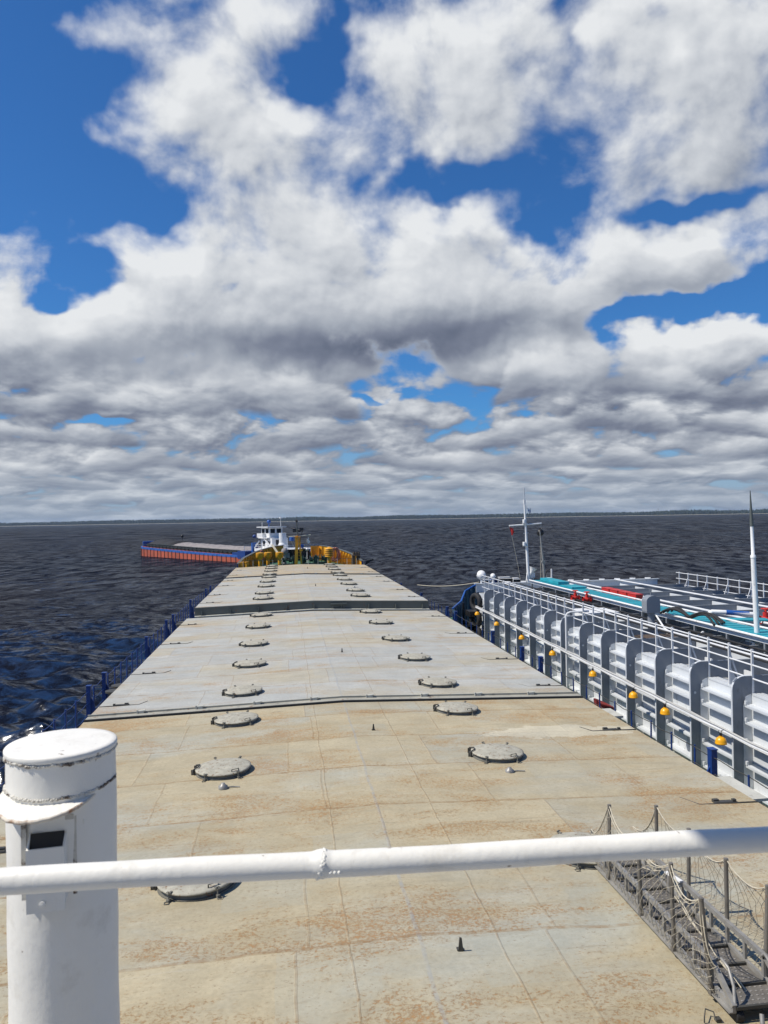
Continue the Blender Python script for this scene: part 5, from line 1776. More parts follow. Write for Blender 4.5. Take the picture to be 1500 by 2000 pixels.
# coiled red rope between the ships, mooring line
mb = MB()
for k in range(5):
    mb.tube([(9.75 + 0.26 * math.cos(t) , 22.9 + (0.30 + 0.02 * k) * math.sin(t), 3.85 + 0.24 * math.sin(t * 0.5) ** 2 + 0.035 * k) for t in np.linspace(0, 6.2832, 21)], 0.035, 6, caps=False)
mb.box((9.6, 22.9, 3.68), (0.5, 0.6, 0.2))
single(mb, "red_rope_coil", "coil of dark red rope peeking over the cover edge between the ships", "rope", paint("dark_red_rope", (0.20, 0.025, 0.022), 0.9, 0.25, 9), (9.75, 22.9, 3.6))
pts = []
A, B = Vector((CX0 + half_at(53) - 0.3, 53.0, 5.30)), Vector((11.75, 46.0, 5.98))
for q in range(25):
    t = q / 24
    pts.append(A.lerp(B, t) + Vector((0, 0, -0.16 * 4 * t * (1 - t))))
single(MB().tube(pts, 0.022, 6), "mooring_line", "pale mooring line stretched over the water to the corner of the tank barge", "rope", M['rope'], tuple(A))

# ------------------------------------------------------------------ cargo barge out on the water with its pusher tug
U = Vector((-0.544, 0.839, 0)).normalized()
V = Vector((U.y, -U.x, 0))
P0 = Vector((-9.4, 184.0, 0))


def CP(s, t, z):
    p = P0 + U * s + V * t
    return (p.x, p.y, z)


LB, WB = 66.5, 12.5


def bdeck(s):
    return 1.70 + 1.15 * max(s / LB, 0) ** 1.6


def b_half(s):
    """half breadth, rounded at the bow"""
    return WB / 2 * (1 - max(0.0, (s - 58) / (LB - 58)) ** 2.4 * 0.55)


def b_strip(mb, ss, f_in, f_out, z0, z1, sides=(-1, 1)):
    for sd in sides:
        n = len(ss)
        vs = []
        for s in ss:
            a, b = f_in(s), f_out(s)
            vs += [CP(s, WB / 2 + sd * a, z0(s)), CP(s, WB / 2 + sd * b, z0(s)), CP(s, WB / 2 + sd * b, z1(s)), CP(s, WB / 2 + sd * a, z1(s))]
        fs = [(i * 4 + q, i * 4 + (q + 1) % 4, (i + 1) * 4 + (q + 1) % 4, (i + 1) * 4 + q) for i in range(n - 1) for q in range(4)]
        fs = fs if sd > 0 else [f[::-1] for f in fs]
        fs += [(3, 2, 1, 0), tuple((n - 1) * 4 + q for q in range(4))]
        mb.add(vs, fs)


cb = thing("cargo_barge", "long red and blue cargo barge loaded with grey gravel out on the water", "barge", CP(30, 6, 0))
SS = list(np.linspace(0, LB, 40))
mb = MB()
loop = [CP(s, WB / 2 - b_half(s), 0) for s in SS] + [CP(s, WB / 2 + b_half(s), 0) for s in SS[::-1]]
n = len(loop)
zz = [bdeck(s) for s in SS] + [bdeck(s) for s in SS[::-1]]
lo = [(x, y, -0.8) for x, y, _ in loop]
hi = [(x, y, z) for (x, y, _), z in zip(loop, zz)]
mb.add(lo + hi, [(k, n + k, n + (k + 1) % n, (k + 1) % n) for k in range(n)])
m_ = len(SS)
mb.add(hi, [(i, i + 1, n - 2 - i, n - 1 - i) for i in range(m_ - 1)])
part(mb, "hull", M['cargo_hull'], cb)
mb = MB()
b_strip(mb, SS, lambda s: b_half(s) - 0.3, lambda s: b_half(s) + 0.06, lambda s: bdeck(s) - 0.55, lambda s: bdeck(s) + 0.05)
part(mb, "sheer_band", M['blue_lt'], cb)
for k in range(27):
    s = 2.2 + 2.35 * k
    part(MB().bar(CP(s, WB / 2 - b_half(s) - 0.02, -0.3), CP(s, WB / 2 - b_half(s) - 0.02, bdeck(s) - 0.3), 0.22, 0.18, tuple(V)), "fender_strip", paint("brown_fender", (0.07, 0.025, 0.02), 0.7, 0.2, 2) if k == 0 else bpy.data.materials["brown_fender"], cb)
mb = MB()
b_strip(mb, list(np.linspace(3.5, 60, 20)), lambda s: WB / 2 - 1.75, lambda s: WB / 2 - 1.55, bdeck, lambda s: bdeck(s) + 1.0)
part(mb, "hold_coaming", M['black'], cb)
for k in range(24):
    s = 4.5 + 2.35 * k
    mb = MB().bar(CP(s, 1.5, bdeck(s)), CP(s, 1.5, bdeck(s) + 0.95), 0.14, 0.12).bar(CP(s, 0.5, bdeck(s)), CP(s, 1.5, bdeck(s) + 0.7), 0.12, 0.10)
    part(mb, "coaming_stay", M['winch'], cb)
part(MB().tube([CP(s, 0.25, bdeck(s) + 0.75) for s in np.linspace(5, 60, 20)], 0.05, 5).tube([CP(s, 1.5, bdeck(s) + 1.1) for s in np.linspace(5, 52, 20)], 0.06, 5), "side_rail", M['winch'], cb)
mb = MB()
mb.prism([CP(0.02, -0.1, 0)[:2], CP(3.6, -0.1, 0)[:2], CP(3.6, WB + 0.1, 0)[:2], CP(0.02, WB + 0.1, 0)[:2]][::-1], 0.9, 2.75)
mb.prism([CP(3.55, 0.1, 0)[:2], CP(6.5, 0.1, 0)[:2], CP(6.5, 1.4, 0)[:2], CP(3.55, 1.4, 0)[:2]][::-1], 1.4, 2.35)
part(mb, "stern_block", M['blue'], cb)
part(MB().prism([CP(-0.55, 1.6, 0)[:2], CP(0.0, 1.6, 0)[:2], CP(0.0, 3.0, 0)[:2], CP(-0.55, 3.0, 0)[:2]][::-1], 0.3, 4.7)
     .prism([CP(-0.55, 9.5, 0)[:2], CP(0.0, 9.5, 0)[:2], CP(0.0, 10.9, 0)[:2], CP(-0.55, 10.9, 0)[:2]][::-1], 0.3, 4.7), "push_knee", M['blue_lt'], cb)
part(MB().prism([CP(63.2, 1.7, 0)[:2], CP(65.6, 2.6, 0)[:2], CP(65.6, WB - 2.6, 0)[:2], CP(63.2, WB - 1.7, 0)[:2]][::-1], 2.6, 4.25), "bow_block", M['blue_lt'], cb)
mb = MB()
for t in (1.0, 3.0, 5.0):
    mb.bar(CP(2.2, t, 2.75), CP(2.2, t, 3.9), 0.09, 0.09)
mb.bar(CP(2.2, 1.0, 3.85), CP(2.2, 5.0, 3.85), 0.08, 0.08)
part(mb, "stern_rail", M['white'], cb)
g = np.random.default_rng(4)


def heap(s0, s1, rise, mat, name, label, cat, ns=60, nt_=14):
    mb = MB()
    vs = []
    for i in range(ns + 1):
        s = s0 + (s1 - s0) * i / ns
        e = min(1.0, min(i, ns - i) / 4 + 0.25)
        for j in range(nt_ + 1):
            t = 1.7 + (WB - 3.4) * j / nt_
            f = 1 - abs(2 * j / nt_ - 1) ** 2.2
            hump = 0.88 + 0.12 * math.sin(s * 0.95) * math.sin(s * 0.37 + 1)
            vs.append(CP(s, t, bdeck(s) + 0.75 + rise * f * e * hump + g.normal(0, 0.035)))
    W = nt_ + 1
    mb.add(vs, [(i * W + j, i * W + j + 1, (i + 1) * W + j + 1, (i + 1) * W + j) for i in range(ns) for j in range(nt_)], False)
    return single(mb, name, label, cat, mat, CP((s0 + s1) / 2, 6, 2.5))


heap(4.2, 46.2, 1.05, M['gravel'], "gravel_load", "long heap of pale grey gravel filling the hold of the red and blue barge", "gravel")
heap(45.8, 61.5, 1.55, M['coal'], "tarpaulin_load", "black covered heap at the far end of the red and blue barge", "tarpaulin", 30)
mb = MB().dome([(0.0001, -0.45), (0.3, -0.34), (0.45, 0), (0.3, 0.34), (0.0001, 0.45)], CP(50, 8, 5.75), 14).tube([CP(50, 8, 4.3), CP(50, 8, 5.4)], 0.06, 6)
single(mb, "signal_ball", "small black ball on a stick above the black heap of the far barge", "signal ball", M['black'], CP(50, 8, 4.3))
mb = MB().tube([CP(1.8, 4.0, 3.4) if False else tuple(Vector(CP(1.8, 4.0, 3.35)) + Vector((0.42 * math.cos(t), 0, 0.42 * math.sin(t)))) for t in np.linspace(0, 6.2832, 17)], 0.13, 8, caps=False)
single(mb, "lifebuoy", "red ring lifebuoy on the stern rail of the red and blue barge", "lifebuoy", M['red'], CP(1.8, 4, 2.8))

# tug
TM = 6.3
tug = thing("pusher_tug", "white pusher tug with a tiered wheelhouse behind the bow of the cargo ship", "tug", CP(-9, TM, 0))


def TB(mb, s0, s1, t0, t1, z0, z1, ins=0.0):
    """block in barge axes; ins tapers the top"""
    lo = [CP(s0, t0, z0), CP(s1, t0, z0), CP(s1, t1, z0), CP(s0, t1, z0)]
    hi = [CP(s0 - ins, t0 + ins, z1), CP(s1 + ins, t0 + ins, z1), CP(s1 + ins, t1 - ins, z1), CP(s0 - ins, t1 - ins, z1)]
    return mb.add(lo + hi, [(0, 1, 2, 3), (7, 6, 5, 4), (0, 4, 5, 1), (1, 5, 6, 2), (2, 6, 7, 3), (3, 7, 4, 0)])


part(TB(MB(), -0.7, -20, 1.5, 11.1, -0.8, 1.7), "hull", M['blue'], tug)
part(TB(TB(MB(), -0.9, -15.5, 1.9, 10.7, 2.75, 3.35), -0.9, -15.5, 1.95, 10.65, 3.36, 3.4), "deck_edge", M['white'], tug)
part(TB(MB(), -2.0, -14.5, 3.0, 9.6, 1.7, 2.75), "lower_house", M['black'], tug)
h2 = part(TB(MB(), -2.2, -7.2, 2.9, 7.2, 3.4, 5.75), "middle_house", M['white'], tug)
part(TB(TB(MB(), -1.4, -6.2, 2.2, 7.6, 5.75, 5.95), -1.5, -4.0, 2.3, 4.0, 5.95, 6.9), "wing_deck", M['white'], tug)
wh = part(TB(MB(), -2.0, -5.6, 3.2, 6.8, 5.95, 8.25), "wheelhouse", M['white'], tug)
part(TB(MB(), -1.2, -6.2, 2.4, 7.5, 8.25, 8.48), "wheelhouse_roof", M['barge_rail'], tug)
for s0 in (-2.3, -4.0):
    part(TB(MB(), s0, s0 - 1.2, 3.16, 3.22, 6.95, 7.95), "window", M['glass'], wh)
for t0 in (3.5, 5.2):
    part(TB(MB(), -5.58, -5.64, t0, t0 + 1.2, 6.95, 7.95), "window", M['glass'], wh)
for s0 in (-3.2, -5.4):
    part(TB(MB(), s0, s0 - 0.9, 2.86, 2.93, 4.0, 5.1), "window", M['glass'], h2)
part(TB(MB(), -7.18, -7.25, 3.9, 5.1, 3.5, 5.4), "door", M['black'], h2)
part(TB(MB(), -7.18, -7.25, 5.6, 6.6, 4.1, 5.1), "window", M['glass'], h2)
c = CP(-10.6, 3.6, 0)
part(MB().lathe([(1.0, 3.4), (1.0, 4.4), (0.82, 4.8), (0.82, 7.0)], (c[0], c[1], 0), 20).lathe([(0.82, 7.0), (0.0001, 7.01)], (c[0], c[1], 0), 20), "funnel", M['white'], tug)
part(MB().lathe([(0.5, 5.2), (0.55, 5.6), (0.5, 6.0), (0.0001, 6.05)], CP(-12.8, 4.6, 0)[:2] + (0,), 14), "vent_cowl", M['blue_lt'], tug)
part(MB().bar(CP(-4.6, 2.5, 5.7), CP(-7.6, 2.5, 3.4), 0.35, 0.2), "stair", M['white'], tug)
part(MB().bar(CP(-0.9, 2.0, 3.4), CP(-2.0, 2.6, 5.2), 0.4, 0.2), "stair", M['white'], tug)
part(MB().tube([CP(-3.5, 4.4, 8.48), CP(-3.5, 4.4, 9.4)], 0.12, 6).dome([(0.0001, 0), (0.4, 0.1), (0.5, 0.45), (0.3, 0.8), (0.0001, 0.9)], CP(-3.5, 4.4, 9.2), 12), "radar_dome", M['blue_lt'], tug)
part(MB().tube([CP(-5.2, 6.6, 8.48), CP(-5.2, 6.6, 10.4)], 0.06, 6).lathe([(0.0001, 0), (0.4, 0.02), (0.4, 0.25), (0.0001, 0.3)], CP(-5.2, 6.6, 10.35), 12).tube([CP(-2.4, 3.2, 8.48), CP(-2.4, 3.2, 9.5)], 0.05, 6), "antenna", M['white'], tug)
part(MB().tube([CP(-7.6, 8, 8.0), CP(-11.5, 8.5, 7.4)], 0.2, 6).tube([CP(-11.5, 8.5, 7.6), CP(-9.8, 8.4, 3.4)], 0.11, 6).box(CP(-9.5, 8.2, 7.5), (1.8, 0.6, 0.8)).box(CP(-11.2, 8.4, 7.75), (0.9, 0.5, 0.7)), "boat_davit", M['black'], tug)
mb = MB()
for s in np.arange(-1.2, -15.4, -1.4):
    mb.bar(CP(s, 2.0, 3.4), CP(s, 2.0, 4.3), 0.07, 0.07)
for z in (3.85, 4.3):
    mb.bar(CP(-1.2, 2.0, z), CP(-15.3, 2.0, z), 0.06, 0.06)
    mb.bar(CP(-15.3, 2.0, z), CP(-15.3, 10.6, z), 0.06, 0.06)
part(mb, "deck_rail", M['white'], tug)
mb = MB().dome([(0.0001, -0.45), (0.42, -0.3), (0.5, 0.1), (0.3, 0.4), (0.0001, 0.45)], CP(-1.6, 1.6, 6.2), 12)
part(mb, "side_light", M['blue'], tug)


# ------------------------------------------------------------------ gangway lying on the nearest cover
GX0, GX1, GY0, GY1 = 4.20, 4.77, 6.92, 10.38


def gz(y):
    return 5.235 - 0.010 * (y - GY0)


gw = thing("gangway", "grey aluminium gangway with rope netting lying on the hatch cover", "gangway", ((GX0 + GX1) / 2, GY0, 5.1))
for x in (GX0, GX1):
    sd = -1 if x == GX0 else 1
    mb = MB().bar((x, GY0, gz(GY0)), (x, GY1, gz(GY1)), 0.035, 0.075)
    mb.bar((x + sd * 0.02, GY0, gz(GY0) - 0.035), (x + sd * 0.02, GY1, gz(GY1) - 0.035), 0.07, 0.012)
    part(mb, "side_beam", M['alu'], gw)
    mb = MB().bar((x, GY0 + 0.36, gz(GY0) + 0.245), (x, GY1 - 0.1, gz(GY1) + 0.245), 0.045, 0.05)
    mb.bar((x, GY0 + 0.37, gz(GY0) + 0.245), (x, GY0 + 0.005, gz(GY0) + 0.02), 0.045, 0.05)
    part(mb, "upper_rail", M['alu'], gw)
    for k in range(10):
        y = GY0 + 0.40 + 0.325 * k
        part(MB().bar((x, y, gz(y) + 0.02), (x, y, gz(y) + 0.225), 0.03, 0.04), "strut", M['alu'], gw)
    yy = GY0 + 0.02
    part(MB().tube([(x + 0.03 * -sd, yy + 0.36, gz(yy) + 0.25), (x + 0.05 * -sd, yy + 0.28, gz(yy) + 0.315), (x + 0.06 * -sd, yy + 0.17, gz(yy) + 0.28),
                    (x + 0.05 * -sd, yy + 0.07, gz(yy) + 0.16), (x + 0.01 * -sd, yy - 0.01, gz(yy) + 0.03)], 0.016, 8), "end_handle", M['alu'], gw)
    # roller at the near end
    mb = MB().lathe([(0.06, -0.04), (0.065, -0.03), (0.065, 0.03), (0.06, 0.04)], (x - sd * 0.06, GY0 + 0.05, 5.145), 16, Matrix.Rotation(R(90), 3, 'Y'))
    mb.lathe([(0.0001, -0.041), (0.06, -0.04)], (x - sd * 0.06, GY0 + 0.05, 5.145), 16, Matrix.Rotation(R(90), 3, 'Y'))
    mb.lathe([(0.06, 0.04), (0.0001, 0.041)], (x - sd * 0.06, GY0 + 0.05, 5.145), 16, Matrix.Rotation(R(90), 3, 'Y'))
    part(mb, "roller", M['rubber'], gw)
# tread plates with raised tear-drops, dark cross battens between them
nt_t = 10
for k in range(nt_t):
    y0 = GY0 + 0.02 + k * (GY1 - GY0 - 0.05) / nt_t
    y1 = y0 + (GY1 - GY0 - 0.05) / nt_t - 0.035
    mb = MB().box(((GX0 + GX1) / 2, (y0 + y1) / 2, gz(y0) - 0.012), (GX1 - GX0 - 0.05, y1 - y0, 0.012))
    mb.mi = 1
    for i in range(9):
        for j in range(5):
            x = GX0 + 0.06 + i * 0.058 + (0.029 if j % 2 else 0)
            y = y0 + 0.03 + j * 0.064
            if x < GX1 - 0.05:
                mb.prism([(x - 0.016, y), (x, y - 0.008), (x + 0.016, y), (x, y + 0.008)], gz(y0) - 0.0061, gz(y0) - 0.001)
    part(mb, "tread", [M['galv'], M['tread_worn']], gw)
    part(MB().box(((GX0 + GX1) / 2, y0 - 0.018, gz(y0) + 0.008), (GX1 - GX0 - 0.04, 0.028, 0.032)), "cross_batten", M['lid_dark'], gw)
# stanchions and netting
LS = [(GX0 - 0.035, 7.26, -0.10, -0.01), (GX0 - 0.03, 8.02, -0.02, 0.0), (GX0 - 0.03, 8.80, -0.03, 0.0), (GX0 - 0.02, 9.75, 0.02, 0.0)]
RS = [(GX1 + 0.035, 7.35, 0.06, 0.02), (GX1 + 0.03, 8.02, 0.0, 0.0), (GX1 + 0.03, 8.85, 0.02, 0.0), (GX1 + 0.02, 9.62, 0.0, 0.0)]
for st, sd in ((LS, -1), (RS, 1)):
    tops = []
    for (x, y, lx, ly) in st:
        t = (x + lx, y + ly, 6.15)
        tops.append(Vector(t))
        part(MB().tube([(x, y, 5.17), t], 0.0235, 10).lathe([(0.026, 6.13), (0.026, 6.155), (0.0001, 6.16)], (t[0], t[1], 0), 10, smooth=False)
             .box((x - sd * 0.0, y, 5.20), (0.055, 0.06, 0.05)), "stanchion", M['galv'], gw)
    ends = [Vector((st[0][0], GY0 + 0.25, 5.5))] + tops + [Vector((st[-1][0], GY1 - 0.05, 5.6))]
    path = []
    for a, b in zip(ends[:-1], ends[1:]):
        for q in range(9):
            t = q / 8
            path.append(a.lerp(b, t) + Vector((0.02 * sd * math.sin(math.pi * t), 0, -0.17 * 4 * t * (1 - t) * min(1, (b - a).length / 0.8))))
    ropemesh = MB().tube(path, 0.007, 6)
    low = [p + Vector((0.015 * sd, 0.02, -0.03 + 0.01 * math.sin(i))) for i, p in enumerate(path)]
    ropemesh.tube(low, 0.0045, 5)
    part(ropemesh, "top_rope", M['rope'], gw)

    def edge_top(v):
        i = min(int(v * (len(path) - 1)), len(path) - 2)
        return path[i].lerp(path[i + 1], v * (len(path) - 1) - i)
    mb = MB()
    mb.mi = 0
    n = 30
    bulge = 0.07 if sd < 0 else 0.16
    g = np.random.default_rng(8 + sd)
    for dirn in (-1, 1):
        mb.mi = 0 if dirn > 0 else 1
        for k in range(-6, n + 6):
            pts = []
            for q in range(8):
                t = q / 7
                v = (k + dirn * t * 4.5) / n
                if not 0 <= v <= 1:
                    continue
                tp_ = edge_top(v)
                bt = Vector((st[0][0] + sd * 0.01, GY0 + 0.2 + v * (GY1 - GY0 - 0.3), 5.22))
                p = tp_.lerp(bt, t)
                p.x += sd * bulge * math.sin(math.pi * t) + g.normal(0, 0.008)
                p.y += g.normal(0, 0.012)
                pts.append(p)
            if len(pts) > 2:
                mb.tube(pts, 0.0027, 4, caps=False)
    part(mb, "rope_net", [M['rope'], M['rope_dk']], gw)
# loose ropes across the treads and a bundle on the upper rail
for (a, b) in (((4.2, 8.0, 5.8), (4.40, 7.12, 5.3)), ((4.23, 8.15, 5.75), (4.44, 7.10, 5.28)), ((4.72, 9.4, 5.4), (4.62, 9.9, 5.3))):
    a, b = Vector(a), Vector(b)
    part(MB().tube([a.lerp(b, q / 8) + Vector((0.01 * math.sin(q * 2), 0, -0.04 * math.sin(math.pi * q / 8))) for q in range(9)], 0.007, 6), "lashing", M['rope'], gw)
part(MB().box((4.70, 9.02, 5.50), (0.05, 0.28, 0.02), R(12)), "white_tape", M['white'], gw)
# wire ring and small stub left on the cover near the gangway
z = cover_z(0, 3.95)
single(MB().tube([(3.90, 6.94, z + 0.01), (3.90, 6.94, z + 0.06), (3.97, 7.04, z + 0.07), (4.03, 7.00, z + 0.06), (4.02, 6.94, z + 0.01)], 0.007, 5).box((4.05, 6.96, z + 0.012), (0.05, 0.05, 0.03)),
       "wire_ring", "small bent wire ring on the hatch cover before the gangway's near end", "ring", M['lid_dark'], (3.95, 7, z))
single(MB().tube([(4.36, 6.72, z), (4.40, 6.80, z + 0.13)], 0.022, 8).box((4.36, 6.72, z + 0.01), (0.08, 0.08, 0.02)), "short_stub",
       "short pale pipe stub on the cover beside the gangway's near roller", "stub", M['alu'], (4.36, 6.72, z))

# ------------------------------------------------------------------ foreground: handrail and capped post on the bridge front
A, B = Vector((-0.5032, 1.4211, 9.3772)), Vector((0.8762, 1.3237, 9.3936))
d = B - A
pts, rad = [], []
g = np.random.default_rng(2)
tt = sorted(list(np.linspace(-0.75, 1.75, 120)) + list(np.linspace(0.385, 0.45, 26)))
for t in tt:
    p = A + d * t
    k = math.exp(-((t - 0.405) / 0.008) ** 2)
    pts.append(p + Vector((0, 0, 0.0012 * math.sin(t * 9) + 0.001 * k)))
    rad.append(0.0224 + 0.0028 * k + 0.0004 * math.sin(t * 31))
hr = thing("handrail", "thick white painted handrail crossing the foreground from left to right", "handrail", tuple(A + d * 0.405))
part(MB().tube(pts, rad, 28), "pipe", M['white_thick'], hr)
mb = MB()
c = A + d * 0.405
ax = d.normalized()
b1 = Vector((0, 0, 1)).cross(ax).normalized()
b2 = ax.cross(b1)
for k in range(46):
    w = k / 46 * 2 * math.pi
    r = 0.0212 + g.uniform(-0.0008, 0.0014)
    sl = 0.006 * math.sin(w) + g.normal(0, 0.0015)
    q = c + ax * sl + (b1 * math.cos(w) + b2 * math.sin(w)) * r
    mb.dome([(0.0001, -0.005), (0.003, -0.003), (0.0046, 0), (0.003, 0.003), (0.0001, 0.005)], q, 8)
for k in range(3):
    q = c + ax * (0.016 + 0.0075 * k) + (b1 * -0.93 + b2 * -0.30) * 0.0225
    mb.dome([(0.0001, -0.004), (0.003, -0.003), (0.0042, 0), (0.003, 0.003), (0.0001, 0.004)], q, 8)
part(mb, "weld_bead", M['white_thick'], hr)
for t in (-0.72, 1.7):
    p = A + d * t
    part(MB().tube([p + Vector((0, 0.0, -0.02)), p + Vector((0, 0, -0.98))], 0.022, 14), "stanchion", M['white_thick'], hr)

PC = Vector((-0.522, 1.8672, 0))
PT, PR = 9.493, 0.1185
pst = thing("capped_post", "thick white capped steel post with a rusty half-moon visor behind the handrail", "post", (PC.x, PC.y, 8.3))
mb = MB()
prof = []
for k in range(60):
    z = 8.2 + (PT - 0.012 - 8.2) * k / 59
    prof.append((PR + 0.0008 * math.sin(z * 23), z))
part(mb.dome(prof, tuple(PC), 64), "tube", M['white_thick'], pst)
part(MB().dome([(PR + 0.0015, PT - 0.014), (PR + 0.0035, PT - 0.010), (PR + 0.0035, PT - 0.003), (PR + 0.001, PT), (PR - 0.01, PT + 0.0005), (0.0001, PT + 0.001)], tuple(PC), 64), "cap", M['white_thick'], pst)
# lumpy weld under the cap and along the visor
weld = paint("painted_weld", (0.60, 0.58, 0.52), 0.6, 0.2, 14, rust=0.95, rs=22, rust_col=(0.10, 0.065, 0.04))
mb = MB()
for k in range(130):
    w = 2 * math.pi * k / 130
    r = PR + g.uniform(-0.0025, 0.0008)
    mb.dome([(0.0001, -0.004), (0.0035, -0.003), (0.005, 0), (0.0035, 0.003), (0.0001, 0.004)], (PC.x + r * math.cos(w), PC.y + r * math.sin(w), PT - 0.0155 - g.uniform(0, 0.005)), 7)
part(mb, "cap_weld", weld, pst)
# visor: a half-moon plate standing out towards the viewer, slightly drooping, rust on its rim
vd = Vector((-0.06, -0.998, 0)).normalized()
vn = Vector((-vd.y, vd.x, 0))
ZV = 9.405
W_, L_ = 0.106, 0.186


def visor_pt(u, top):
    th = math.pi * u
    a = -W_ * math.cos(th) * (1.0 + 0.06 * math.sin(th))
    b = L_ * math.sin(th) ** 0.9 if math.sin(th) > 0 else 0
    jag = 0.0018 * math.sin(u * 71) + 0.0014 * math.sin(u * 133 + 1)
    p = PC + vn * (a + VS) + vd * (b + jag)
    return Vector((p.x, p.y, ZV - 0.11 * b + (0.0 if top else -0.008)))


VS = -0.009
N = 48
topv = [visor_pt(k / N, True) for k in range(N + 1)]
botv = [visor_pt(k / N, False) for k in range(N + 1)]
mb = MB()
c0 = PC + vn * VS + Vector((0, 0, ZV))
mb.add([c0] + topv, [(0, k + 1, k + 2) for k in range(N)])
mb.add([c0 - Vector((0, 0, 0.008))] + botv, [(0, k + 2, k + 1) for k in range(N)])
vz = part(mb, "visor", M['white_thick'], pst)
mb = MB()
mb.add([p - Vector((0, 0, 0.0)) for p in topv] + botv, [(k, N + 1 + k, N + 2 + k, k + 1) for k in range(N)])
mb.tube([p + Vector((0, 0, -0.004)) for p in topv[2:-2]], 0.0042, 6)
part(mb, "rusty_rim", paint("rusty_white_rim", (0.66, 0.60, 0.50), 0.75, 0.2, 12, rust=0.95, rs=14, rust_col=(0.30, 0.13, 0.045)), vz, "rust-stained rim of the visor")
mb = MB()
for k in range(70):
    w = math.pi * (0.98 + 1.02 * k / 69)
    rr_ = PR + g.uniform(-0.002, 0.0015)
    x, y = PC.x + rr_ * math.cos(w + 0.05), PC.y + rr_ * math.sin(w + 0.05)
    b = (Vector((x, y, 0)) - PC).dot(vd)
    mb.dome([(0.0001, -0.004), (0.003, -0.0025), (0.0045, 0), (0.003, 0.0025), (0.0001, 0.004)], (x, y, ZV - 0.07 * max(b, 0) + 0.003 + g.uniform(0, 0.003)), 7)
part(mb, "visor_weld", weld, pst)
# slot with a small chute under the visor
cd = Vector((0.12, -0.993, 0)).normalized()
cn = Vector((-cd.y, cd.x, 0))
off = -0.012


def CHP(a, b, z):
    p = PC + cn * (a + off) + cd * b
    return (p.x, p.y, z)


mb = MB()
zt, zb = 9.312, 9.19
w2 = 0.034
fr = 0.150
for (a0, a1) in ((-w2 - 0.004, -w2), (w2, w2 + 0.004)):
    lo = [CHP(a0, 0.10, zb), CHP(a1, 0.10, zb), CHP(a1, fr, zb), CHP(a0, fr, zb)]
    hi = [CHP(a0, 0.10, zt + 0.026), CHP(a1, 0.10, zt + 0.026), CHP(a1, fr, zt), CHP(a0, fr, zt)]
    mb.add(lo + hi, [(0, 1, 2, 3), (7, 6, 5, 4), (0, 4, 5, 1), (1, 5, 6, 2), (2, 6, 7, 3), (3, 7, 4, 0)])
lo = [CHP(-w2 - 0.004, fr, zb - 0.012), CHP(w2 + 0.004, fr, zb - 0.012), CHP(w2 + 0.004, fr + 0.005, zb - 0.012), CHP(-w2 - 0.004, fr + 0.005, zb - 0.012)]
hi = [CHP(-w2 - 0.004, fr, zt), CHP(w2 + 0.004, fr, zt), CHP(w2 + 0.004, fr + 0.005, zt), CHP(-w2 - 0.004, fr + 0.005, zt)]
mb.add(lo + hi, [(0, 1, 2, 3), (7, 6, 5, 4), (0, 4, 5, 1), (1, 5, 6, 2), (2, 6, 7, 3), (3, 7, 4, 0)])
ch = part(mb, "chute", M['white_thick'], pst)
mb = MB()
lo = [CHP(-w2, 0.10, zb + 0.004), CHP(w2, 0.10, zb + 0.004), CHP(w2, fr - 0.001, zb + 0.004), CHP(-w2, fr - 0.001, zb + 0.004)]
hi = [CHP(-w2, 0.1206, zt + 0.022), CHP(w2, 0.1206, zt + 0.022), CHP(w2, fr - 0.001, zt - 0.03), CHP(-w2, fr - 0.001, zt - 0.03)]
mb.add(lo + hi, [(0, 1, 2, 3), (7, 6, 5, 4), (0, 4, 5, 1), (1, 5, 6, 2), (2, 6, 7, 3), (3, 7, 4, 0)])
part(mb, "slot_opening", M['black'], ch)
mb = MB()
for (a, z0_, z1_) in ((0.052, 9.19, 9.36), (-0.05, 9.19, 9.36)):
    mb.bar(CHP(a, 0.1165 - a * a * 3.2, z0_), CHP(a, 0.1165 - a * a * 3.2, z1_), 0.010, 0.008, tuple(cd))
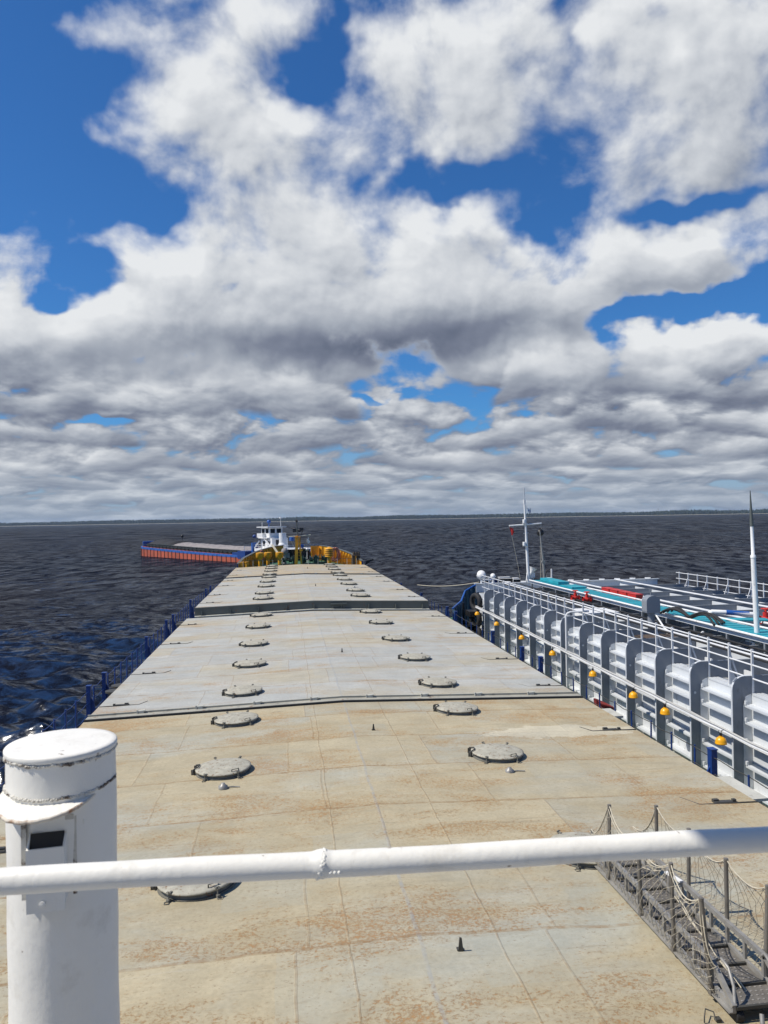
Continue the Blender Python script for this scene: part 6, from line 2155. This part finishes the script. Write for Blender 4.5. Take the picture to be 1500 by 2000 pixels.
mb.bar(CHP(-0.05, 0.112, 9.36), CHP(0.052, 0.112, 9.36), 0.010, 0.010, (0, 0, 1))
part(mb, "slot_frame", weld, ch)
bl = Matrix.Rotation(R(90), 3, 'X')
mb = MB().lathe([(0.007, 0), (0.007, 0.005), (0.0001, 0.006)], CHP(-0.006, fr + 0.004, 9.196), 12, bl)
part(mb, "bolt", M['white_thick'], ch)
part(MB().lathe([(0.008, 0), (0.008, 0.006), (0.0001, 0.007)], CHP(0.066, 0.098, 9.342), 12, bl), "bolt", M['white_thick'], ch)

# the wheelhouse the viewer stands on: wall behind, deck below sized for bounce light, overhang added as shade (all behind, below or above the view)
wh_ = thing("wheelhouse", "unseen wheelhouse around the viewer with a light-bouncing deck and an added shading strip", "wheelhouse", (CX0, -2, 7.6))
deckm = paint("bounce_deck_paint", (0.36, 0.35, 0.33), 0.8, 0.2, 2)
part(MB().prism([(-6, -5), (9, -5), (9, 3.1), (-6, 3.1)], 7.4, 7.6), "bridge_deck", deckm, wh_)  # unseen deck, sized and toned to set the light under the handrail
part(MB().box((CX0, -1.9, 9.75), (9.0, 2.2, 4.28)), "front_wall", M['white'], wh_)
part(MB().prism([(-1.14, 0.9), (4.5, 0.9), (4.5, 1.62), (-1.14, 1.62)], 11.9, 12.0).bar((4.3, -0.85, 11.86), (4.3, 1.5, 11.86), 0.1, 0.1).bar((0.2, -0.85, 11.86), (0.2, 1.5, 11.86), 0.1, 0.1), "shade_overhang", M['pale'], wh_)  # unseen strip added to shade the right end of the handrail

# ------------------------------------------------------------------ thin summer haze over the water
hz = MB().box((0, 0, 22.0), (19000, 19000, 49.0))
hm = bpy.data.materials.new("haze_air")
hm.use_nodes = True
hn = NT(hm.node_tree)
hn.n.clear()
pv = hn.node('ShaderNodeVolumePrincipled')
pv.inputs['Color'].default_value = (0.60, 0.78, 1.0, 1)
pv.inputs['Density'].default_value = 0.00005
pv.inputs['Anisotropy'].default_value = 0.2
hn.l.new(pv.outputs[0], hn.node('ShaderNodeOutputMaterial').inputs['Volume'])
setting(hz, "haze", hm, 'stuff')
